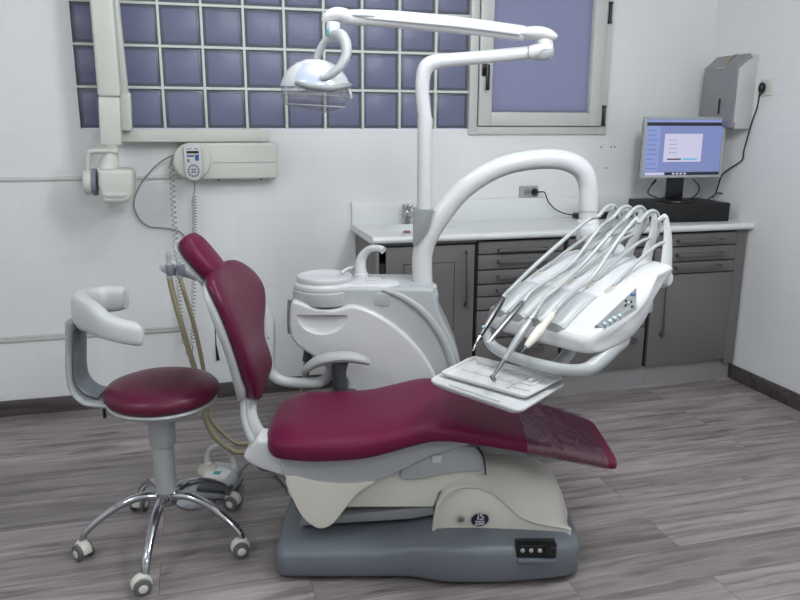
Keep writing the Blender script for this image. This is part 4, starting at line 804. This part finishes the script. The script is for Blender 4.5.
# control panel (irregular quad) laid on the body
cq = [(594, 328), (605, 328), (636, 309.5), (636.5, 288)]
def surf_patch(quad, m, name, parent, lift, n=14, th=.0):
    b = B(); vs = []
    for i in range(n+1):
        row = []
        for j in range(n+1):
            a, c = i/n, j/n
            x = (quad[0][0]*(1-a)+quad[1][0]*a)*(1-c)+(quad[3][0]*(1-a)+quad[2][0]*a)*c
            y = (quad[0][1]*(1-a)+quad[1][1]*a)*(1-c)+(quad[3][1]*(1-a)+quad[2][1]*a)*c
            p, nn = hit(x, y, lift)
            row.append(b.verts.new(p) if p is not None else None)
        vs.append(row)
    for i in range(n):
        for j in range(n):
            q4 = (vs[i][j], vs[i+1][j], vs[i+1][j+1], vs[i][j+1])
            if all(q is not None for q in q4): b.faces.new(q4)
    r_ = bmesh.ops.solidify(b, geom=b.faces[:], thickness=.003); return obj(name, b, m, parent, sharp=60)
    dn = -hit(*[sum(q[k] for q in quad)/4 for k in (0, 1)])[1]*.003
    for v in r_['geom']:
        if isinstance(v, bmesh.types.BMVert): v.co += dn
    return obj(name, b, m, parent, sharp=60)
cpn = surf_patch(cq, 'lgrey', 'control_panel', da, .0025)
def on_head(x, y, m, name, r, hh, parent, flat=1):
    p, nn = hit(x, y, .0035); b = B(); lathe(b, [(r, 0), (r, hh*.6), (r*.7, hh), (.0005, hh)], p, nn, 14); return obj(name, b, m, parent)
for x, y in [(604.5, 324.5), (609.5, 321.5), (614, 318.5), (619, 316)]: on_head(x, y, 'button', 'panel_button', .0058, .003, cpn); on_head(x+.8, y+2.8, 'mgrey', 'panel_button', .003, .004, cpn)
for x, y in [(626, 302), (631, 303), (625.5, 306.5), (631.5, 307.5)]: on_head(x, y, 'dgrey2', 'panel_button', .0036, .004, cpn)
on_head(628.5, 304.5, 'white2', 'panel_button', .0045, .005, cpn); on_head(633, 295.5, 'blue', 'panel_button', .007, .003, cpn); on_head(596.5, 327.0, 'dgrey2', 'panel_button', .0028, .003, cpn)
# elbow from the tube arm to the back of the console
b = B(); rod(b, S(588.5, 219, 2.9)-Z_*.09, S(588.5, 219, 2.9), .044, 32, .012)
tube(b, [S(588.5, 232, 2.9), S(598, 241, 2.82), S(612, 252, 2.72), Vector(K(.2, .50, .96)), Vector(K(.2, .44, .95))], [.044, .046, .044, .042, .04], 6, 24); obj('elbow', b, 'white', da)
b = B(); c0, c1 = K(.05, .47, .965), K(.36, .47, .965); tube(b, [c0, c0+(c1-c0)*.1, (c0+c1)/2, c1-(c1-c0)*.1, c1], [.02, .034, .036, .034, .02], 6, 18); obj('rear_bar', b, 'white', da)
b = B(); prism(b, [(0, 0), (1, 0), (1, 1)], 0, 1); b.free()
# underside box at the right rear
b = B(); c0 = K(.33, .30, .85); rod(b, K(.335, .345, .875), K(.335, .345, .945), .042, 28, .008); obj('underside_cap', b, 'lgrey', da); b = B(); rod(b, K(.17, .24, .80), K(.17, .24, .89), .05, 28, .008); obj('underside_hub', b, 'lgrey', da)
# front handle loop under the console
hpts = [K(.02, .07, .84), S(490, 327, 2.30), S(487.5, 336, 2.27), S(494, 347, 2.22), S(512, 356.5, 2.16), S(540, 365, 2.09), S(568, 370, 2.03), S(586, 369.5, 2.0), S(598, 362, 2.02), S(611, 349, 2.055), S(621, 337, 2.10), K(.325, .12, .86)]
b = B(); tube(b, hpts, [.014, .015, .016, .017, .0175, .018, .018, .020, .023, .025, .024, .02], 7, 18); obj('handle_loop', b, 'lgrey', da)
# whip arms: flared fins at the rear, each curving up
arcs = [((612, 206), 2.50), ((627, 207), 2.455), ((640, 207.5), 2.41), ((653, 211.5), 2.37), ((664, 216), 2.33)]
for k, ((ax_, ay_), V) in enumerate(arcs):
    s = .06+.073*k; b0 = K(s, .455, .985); tp = S(ax_, ay_, V)
    b = B(); tube(b, [b0-Z_*.03, b0+Z_*.03, b0+(tp-b0)*.6+tdir*.018, b0+(tp-b0)*.9+tdir*.012, tp-Z_*.004, tp-tdir*.035-Z_*.012], [.030, .030, .022, .015, .011, .007], 6, 12, flat=(.34, 1.0), up=tdir); obj('whip_arm', b, 'white2', da)
    p, nn = top(.045+.07*k, .215, .002); b = B(); q = b0+(tp-b0)*.55; tube(b, [p, p+(q-p)*.45+Z_*.012, p+(q-p)*.8+Z_*.012, q], .0055, 6, 8); obj('whip_rod', b, 'hoseg', da)
# handpieces resting in the grooves, each with its hose over the whip arm
def piece(name, label, cat, A_, B_, prof, m, arc, V, mids, hosem='hoseg', extra=None, hr=.0065):
    t = thing(name, label, cat, (A_+B_)/2)
    L_ = (B_-A_).length; b = B(); lathe(b, [(r, L_*f) for f, r in prof], A_, B_-A_, 20); obj('handle_body', b, m, t)
    tp = S(*arc, V)
    b = B(); d0 = (A_-B_).normalized(); s = .06+.073*arcs_index[arc]
    tube(b, [A_+d0*-.01, A_+d0*.012]+mids+[tp-tdir*.075-Z_*.030, tp-tdir*.035-Z_*.004, tp+tdir*.004+Z_*.001, tp+tdir*.034-Z_*.018, tp+tdir*.044-Z_*.06, K(s, .485, 1.06), K(s, .465, .99)], hr, 7, 10); obj('hose', b, hosem, t)
    if extra: extra(t, A_, B_)
    return t
arcs_index = {a: i for i, (a, v) in enumerate(arcs)}
def mid(x, y, V): return S(x, y, V)
def ex_syr(t, A_, B_):
    d = (B_-A_).normalized(); b = B(); tube(b, [B_-d*.01, B_+d*.012, B_+d*.03+Vector((.0, 0, -.003)), B_+d*.042+Vector((-.002, 0, -.014))], [.005, .0042, .0035, .003], 5, 10); obj('tip', b, 'steel', t)
    b = B(); ellipsoid(b, B_-d*.028+Vector((-.002, -.004, .008)), (.007, .006, .006), seg=12); obj('trigger', b, 'button', t)
def ex_micro(t, A_, B_):
    d = (B_-A_).normalized(); b = B(); rod(b, B_-d*.004, B_+d*.010, .0075, 16, .002); rod(b, B_+Vector((-.001, 0, .004)), B_+Vector((.002, -.004, -.012)), .0078, 16, .002); obj('head', b, 'lgrey', t)
def ex_turb(t, A_, B_):
    d = (B_-A_).normalized(); b = B(); tube(b, [B_-d*.01, B_+d*.03, B_+d*.052, B_+d*.062+Z_*-.004], [.0078, .0062, .0048, .004], 5, 12); q = B_+d*.064; rod(b, q+Vector((-.004, 0, .006)), q+Vector((.006, -.002, -.010)), .0068, 14, .0015); rod(b, q+Vector((.004, -.002, -.008)), q+Vector((.008, -.003, -.016)), .0012, 6); obj('head', b, 'steel', t)
    b = B(); lathe(b, [(.0098, 0), (.0106, .003), (.0106, .012), (.0098, .015)], A_+d*.030, d, 20); obj('coupling', b, 'steel', t)
def ex_scal(t, A_, B_):
    d = (B_-A_).normalized(); b = B(); rod(b, B_, B_+d*.008, .005, 12, .001, .003); rod(b, B_+d*.006, B_+d*.024, .0014, 8, 0, .0007); obj('tip', b, 'steel', t)
piece('air_water_syringe', 'dark steel syringe handpiece, leftmost on the dental console', 'handpiece', S(503, 298, 2.25), S(480, 336, 2.14), [(0, .0085), (.05, .0105), (.5, .0105), (.75, .0095), (.95, .0075), (1, .006)], 'steel_dark', arcs[0][0], 2.50, [mid(512, 288, 2.27), mid(530, 270, 2.33), mid(560, 243, 2.40), mid(588, 220, 2.46)], extra=ex_syr)
piece('straight_handpiece', 'slim silver handpiece, second from the left on the dental console', 'handpiece', S(523, 302, 2.20), S(489, 342, 2.07), [(0, .006), (.04, .0085), (.4, .009), (.7, .0085), (1, .006)], 'steel', arcs[1][0], 2.455, [mid(532, 291, 2.23), mid(550, 279, 2.28), mid(573, 262, 2.34), mid(598, 230, 2.41)], extra=ex_micro)
piece('turbine_handpiece', 'grey handpiece reaching down into the white instrument tray', 'handpiece', S(537, 310, 2.14), S(504, 360, 2.035), [(0, .007), (.04, .010), (.28, .0105), (.32, .0125), (.60, .0118), (.85, .0092), (1, .008)], 'rod', arcs[2][0], 2.41, [mid(545, 298, 2.18), mid(561, 285, 2.22), mid(585, 262, 2.30), mid(612, 232, 2.36)], extra=ex_turb)
piece('scaler_handpiece', 'cream tapered handpiece, rightmost on the dental console', 'handpiece', S(553, 314, 2.09), S(526, 347, 2.01), [(0, .008), (.04, .0095), (.35, .0105), (.45, .0145), (.75, .013), (.95, .009), (1, .006)], 'cream', arcs[3][0], 2.37, [mid(560, 305, 2.11), mid(573, 292, 2.16), mid(593, 276, 2.22), mid(618, 240, 2.29), mid(636, 219, 2.34)], extra=ex_scal)
# tray table
tz = .695; q = [SZ(428, 381, tz), SZ(470, 357, tz), SZ(567, 383, tz), SZ(520, 412, tz)]
tt_ = thing('tray_table', 'off white tray table below the instrument console, over the chair knee', 'tray table', sum(q, Vector())/4)
cen_ = sum(q, Vector())/4
def rq(q, f, r=.03, n=6):
    out = []
    for i in range(4):
        p = cen_+(q[i]-cen_)*f; a = (cen_+(q[i-1]-cen_)*f-p).normalized(); c = (cen_+(q[(i+1) % 4]-cen_)*f-p).normalized()
        for k in range(n+1):
            k_ = k/n; p0 = p+a*r; p1 = p+c*r; m_ = p0*(1-k_)**2+p*2*k_*(1-k_)+p1*k_**2; out.append(m_)
    return out
def layer(z, f, r=.03): return [Vector((p.x, p.y, z)) for p in rq(q, f, r)]
b = B(); rings(b, [layer(tz-.020, .80), layer(tz-.018, .9), layer(tz-.008, .98), layer(tz-.001, 1.0), layer(tz+.003, .992), layer(tz+.003, .97), layer(tz+.0005, .93), layer(tz+.0005, .3)]); obj('table_top', b, 'lgrey' if False else 'white2', tt_)
b = B(); a_ = cen_+(q[0]-cen_)*.88; c_ = cen_+(q[3]-cen_)*.88; tube(b, [a_+(c_-a_)*.18+Z_*(.002), a_+(c_-a_)*.8+Z_*.002], .004, 1, 8, flat=(1, .5), up=(0, 0, 1)); obj('front_groove', b, 'lgrey', tt_)
back_mid = (q[1]+q[2])/2
b = B(); tube(b, [back_mid+Z_*-.012-(back_mid-cen_)*.3, back_mid+tdir*.02-Z_*.012, K(.2, .10, .70), K(.18, .22, .74), K(.17, .24, .79)], [.014, .016, .02, .022, .022], 6, 14); obj('table_arm', b, 'lgrey', tt_)
# removable tray with moulded compartments
q2 = [SZ(440, 375.5, tz+.006), SZ(474, 359, tz+.006), SZ(564, 380.5, tz+.006), SZ(527, 400, tz+.006)]
cen2 = sum(q2, Vector())/4; e_s = (q2[3]-q2[0]); e_t = (q2[1]-q2[0])
def T(a, c, z): # a along long side 0..1, c along short side
    p = q2[0]*(1-a)*(1-c)+q2[3]*a*(1-c)+q2[1]*(1-a)*c+q2[2]*a*c; return Vector((p.x, p.y, z))
it = thing('instrument_tray', 'thin white moulded instrument tray lying on the tray table', 'tray', cen2)
def tl(z, f, r=.015):
    out = []
    for i in range(4):
        p = cen2+(q2[i]-cen2)*f; a = (cen2+(q2[i-1]-cen2)*f-p).normalized(); c = (cen2+(q2[(i+1) % 4]-cen2)*f-p).normalized()
        for k in range(6): k_ = k/5; m_ = (p+a*r)*(1-k_)**2+p*2*k_*(1-k_)+(p+c*r)*k_**2; out.append(Vector((m_.x, m_.y, z)))
    return out
zt_ = tz+.0045
b = B(); rings(b, [tl(zt_, .93), tl(zt_+.002, .955), tl(zt_+.009, .99), tl(zt_+.012, 1.0), tl(zt_+.0135, .995), tl(zt_+.012, .965), tl(zt_+.005, .94), tl(zt_+.004, .9)]); obj('tray_shell', b, 'tray', it)
def tbar(b, a0, a1, c0, c1, h=.006):
    t_ = bmesh.new(); v = [t_.verts.new(T(a, c, z)) for z in (zt_+.003, zt_+.003+h) for a, c in ((a0, c0), (a1, c0), (a1, c1), (a0, c1))]
    for f_ in ((0, 1, 2, 3), (4, 5, 6, 7), (0, 1, 5, 4), (1, 2, 6, 5), (2, 3, 7, 6), (3, 0, 4, 7)): t_.faces.new([v[i] for i in f_])
    bmesh.ops.recalc_face_normals(t_, faces=t_.faces[:]); bmesh.ops.bevel(t_, geom=t_.edges[:], offset=.0015, segments=2, affect='EDGES', clamp_overlap=True); merge(b, t_)
b = B(); tbar(b, .10, .66, .38, .42)
for k in range(11): tbar(b, .12+.05*k, .138+.05*k, .42, .52, .004)
for k in range(7): tbar(b, .12+.075*k, .145+.075*k, .74, .84, .004)
tbar(b, .08, .72, .84, .88); tbar(b, .70, .725, .16, .78); tbar(b, .725, .86, .46, .50); tbar(b, .84, .862, .50, .80); tbar(b, .78, .82, .56, .72, .012); tbar(b, .74, .92, .24, .28, .007)
for k in range(4): tbar(b, .74+.05*k, .755+.05*k, .14, .24, .004)
obj('compartments', b, 'tray', it)

# ------------------------------------------------------------------ operator stool
st = thing('operator_stool', 'burgundy dentist stool with a white curved back and chrome five-star base', 'stool', (-.812, 2.37, 0))
sc0 = Vector((-.801, 2.37, 0)); sr = .196
zs = .535
b = B(); lathe(b, [(.12, zs-.002), (.160, zs), (.177, zs+.010), (.188, zs+.026), (.187, zs+.042), (.174, zs+.057), (.142, zs+.069), (.09, zs+.077), (.04, zs+.080), (.001, zs+.081)], sc0, seg=64); obj('seat', b, 'leather2', st, sharp=80)
b = B(); lathe(b, [(.03, zs-.026), (.14, zs-.022), (.166, zs-.014), (.178, zs-.002), (.174, zs+.005), (.10, zs+.005)], sc0, seg=56); obj('seat_pan', b, 'lgrey', st)
b = B(); lathe(b, [(.05, zs-.050), (.105, zs-.044), (.118, zs-.034), (.118, zs-.026), (.10, zs-.020)], sc0, seg=48); obj('seat_mechanism', b, 'lgrey', st)
cc0 = Vector((-.812, 2.37, 0))
b = B(); lathe(b, [(.040, .37), (.043, .375), (.045, .44), (.047, .485), (.047, .495)], cc0, seg=32); obj('upper_column', b, 'lgrey', st)
b = B(); lathe(b, [(.034, .19), (.036, .195), (.036, .375)], cc0, seg=32); obj('lower_column', b, 'lgrey', st)
b = B(); lathe(b, [(.022, .145), (.034, .152), (.040, .175), (.038, .20), (.02, .204)], cc0, seg=28); obj('hub', b, 'chrome', st)
for k in range(5):
    a = radians(-160+72*k); dx = Vector((cos(a), sin(a), 0)); tn = Vector((-sin(a), cos(a), 0))
    b = B(); tube(b, [cc0+dx*.028+Z_*.182, cc0+dx*.08+Z_*.190, cc0+dx*.15+Z_*.172, cc0+dx*.22+Z_*.132, cc0+dx*.268+Z_*.092, cc0+dx*.286+Z_*.055], [.019, .0175, .0155, .0145, .0135, .0125], 7, 16, flat=(1.05, .85), up=(0, 0, 1)); lg_ = obj('base_leg', b, 'chrome', st)
    cpos = cc0+dx*.290; ca = random.choice([radians(-50), radians(-20), radians(200), radians(-100)]) if k not in (0, 1) else (radians(-35) if k == 0 else radians(-150))
    wd = Vector((cos(ca), sin(ca), 0)); wt = Vector((-sin(ca), cos(ca), 0))
    cb_ = cpos+wd*.012
    b = B(); t_ = B(); lathe(t_, [(.001, -.016), (.029, -.016), (.033, -.010), (.033, .010), (.029, .016), (.001, .016)], (0, 0, 0), (0, 1, 0), 24)
    for v in t_.verts:
        if v.co.z < -.004: v.co.z = -.004
    t_.transform(Matrix(((wd.x, wt.x, 0, cb_.x), (wd.y, wt.y, 0, cb_.y), (0, 0, 1, .032), (0, 0, 0, 1)))); merge(b, t_); rod(b, cpos+Z_*.045, cpos+Z_*.062, .012, 14, .003); cs = obj('caster', b, 'cream', st)
    for sgn in (-1, 1):
        b = B(); c_ = cb_+wt*sgn*.022; c_.z = .0285; lathe(b, [(.001, -.0065), (.022, -.0065), (.028, -.004), (.028, .004), (.021, .0065), (.001, .0065)], c_, wt, 24); wl = obj('wheel', b, 'rubber', cs)
        b = B(); lathe(b, [(.014, 0), (.014, .0015), (.011, .003), (.001, .0034)], c_+wt*sgn*.0063, wt*sgn, 20); obj('wheel_cap', b, 'cream', cs)
# backrest support band and wrap-around pad
sv = 2.40
b = B(); tube(b, [S(74, 320, sv), S(74, 340, sv), S(74.5, 370, sv), S(78, 386, sv), S(88, 397, sv), S(102, 400, sv), Vector((-.87, sv, zs-.03))], [.045]*7, 7, 20, flat=(.40, 1.25), up=(0, 1, 0)); obj('back_support', b, 'lgrey', st)
b = B(); tube(b, [S(80, 328, sv), S(80, 345, sv), S(80.5, 369, sv), S(84, 381, sv), S(93, 389.5, sv), S(104, 392.5, sv)], [.03]*6, 7, 16, flat=(.3, 1.7), up=(0, 1, 0)); obj('support_cover', b, 'dgrey', st)
b = B(); p = S(104, 408, 2.36); rod(b, p, p-Z_*.035, .006, 8); obj('tilt_lever', b, 'black', st)
pad = [(S(143.5, 335, 2.22), .006, .012), (S(141.5, 334.8, 2.22), .019, .028), (S(137, 334, 2.215), .026, .037), (S(122, 331, 2.21), .027, .038), (S(107, 326, 2.22), .027, .041), (S(94, 318, 2.27), .029, .052), (S(84, 313, 2.35), .032, .058), (S(82, 307, 2.44), .032, .055), (S(92, 302, 2.54), .029, .050), (S(106, 299, 2.58), .028, .048), (S(119, 298.5, 2.58), .026, .044), (S(126, 299, 2.57), .016, .034)]
b = B(); Cp = catmull([p for p, a, c in pad], 6); Rp = catmull([Vector((a, c, 0)) for p, a, c in pad], 6); rs = []
for i, p in enumerate(Cp):
    tg = (Cp[min(i+1, len(Cp)-1)]-Cp[max(i-1, 0)]); tg.z = 0; tg.normalize(); sd = tg.cross(Z_)
    rs.append([p+sd*x*Rp[i].x+Z_*y*Rp[i].y for x, y in [sup(2*pi*k/32, 2.8) for k in range(32)]])
rings(b, rs); obj('back_pad', b, 'white2', st)

# ------------------------------------------------------------------ foot pedal
fp = thing('foot_pedal', 'white and grey foot control pedal with a loop handle on the floor behind the stool', 'foot pedal', SZ(215, 500, 0))
def FZ(x, y, z): return SZ(x, y, z)
c = SZ(209, 501, 0); fa = radians(-8); fx = Vector((cos(fa), sin(fa), 0)); fy = Vector((-sin(fa), cos(fa), 0)); 
def FP(a, d, z): return c+fx*a+fy*d+Z_*z
FM = Matrix(((fx.x, fy.x, 0, c.x), (fx.y, fy.y, 0, c.y), (0, 0, 1, 0), (0, 0, 0, 1)))
b = B(); box(b, (-.095, .0, .006), (.085, .17, .035), .012, 3, FM); obj('base_plate', b, 'mgrey', fp)
b = B(); lathe(b, [(.075, 0), (.08, .002), (.08, .006), (.07, .009)], FP(-.05, -.0, .001), seg=40); obj('floor_disc', b, 'chrome', fp)
b = B(); prism(b, [(-.055, .03), (.075, .03), (.075, .06), (.06, .085), (-.035, .085), (-.055, .06)], .03, .17, .008, 3); b.transform(FM); obj('body', b, 'white2', fp)
b = B(); ellipsoid(b, (-.045, .11, .07), (.045, .05, .03)); b.transform(FM); obj('side_pad', b, 'cream2', fp)
b = B(); box(b, (-.05, .0, .035), (.085, .05, .055), .006, 3, FM); obj('tread', b, 'dgrey2', fp)
b = B(); box(b, (-.004, .06, .085), (.022, .085, .0865), 0, 2, FM); obj('label', b, 'teal', fp)
b = B(); tube(b, [FP(-.048, .12, .07), FP(-.050, .12, .115), FP(-.035, .12, .158), FP(.005, .12, .178), FP(.045, .12, .158), FP(.062, .12, .115), FP(.060, .12, .07)], .0115, 7, 14); obj('carry_handle', b, 'white2', fp)
for a in (-.048, .06): b = B(); rod(b, FP(a, .12, .06), FP(a, .12, .105), .016, 16, .004); obj('handle_ferrule', b, 'white2', fp)
b = B(); tube(b, [FP(.08, .12, .05), FP(.10, .13, .09), FP(.125, .16, .10), FP(.15, .20, .05), FP(.2, .24, .012), Vector((-.38, 2.62, .012)), Vector((-.30, 2.58, .03))], .007, 7, 10); obj('pedal_cable', b, 'mgrey', fp)

# ------------------------------------------------------------------ lights
def lamp(name, loc, power, color=(1, 1, 1), r=.2):
    l = bpy.data.lights.new(name, 'POINT'); l.shadow_soft_size = r; l.energy = power; l.color = color
    o = bpy.data.objects.new(name, l); COL.objects.link(o); o.location = loc; return o
panels = [((.45, 2.45), 17, 'unseen ceiling light above the dental chair in an invented round opal fitting'), ((.5, -.3), 38, 'added unseen fill light nearest the wall opposite the windows'), ((-1.4, 1.2), 32, 'added unseen fill light nearest the left wall'), ((1.3, 1.4), 64, 'added unseen fill light nearest the right wall')]  # fittings invented and out of view; last three lights added to brighten the walls
MT['lit'] = emit('added lit diffuser', (250, 252, 255), 4)  # glow of the invented ceiling fittings
for (x, y), pw, lab in panels:
    t = thing('unseen_ceiling_light', lab, 'ceiling light', (x, y, CZ-.04), ID)
    b = B(); lathe(b, [(.19, 0), (.21, .004), (.21, .035), (.2, .04)], (x, y, CZ-.042), seg=48); obj('frame', b, 'white', t, F=ID)
    b = B(); lathe(b, [(.001, 0), (.12, .006), (.185, .025), (.187, .03)], (x, y, CZ-.066), seg=48); obj('diffuser', b, 'lit', t, F=ID)
    lamp('unseen_ceiling_lamp', (x, y, CZ-.27), pw, (.945, .985, 1.0))  # point light set below its fitting so the upper walls get light too

w = bpy.data.worlds.new('world'); scene.world = w; w.use_nodes = True; bg = w.node_tree.nodes['Background']
bg.inputs[0].default_value = (.46, .50, .80, 1); bg.inputs[1].default_value = 1.5
scene.view_settings.view_transform = 'Standard'; scene.view_settings.look = 'None'; scene.view_settings.gamma = 1; scene.view_settings.exposure = 0
scene.view_settings.use_curve_mapping = False
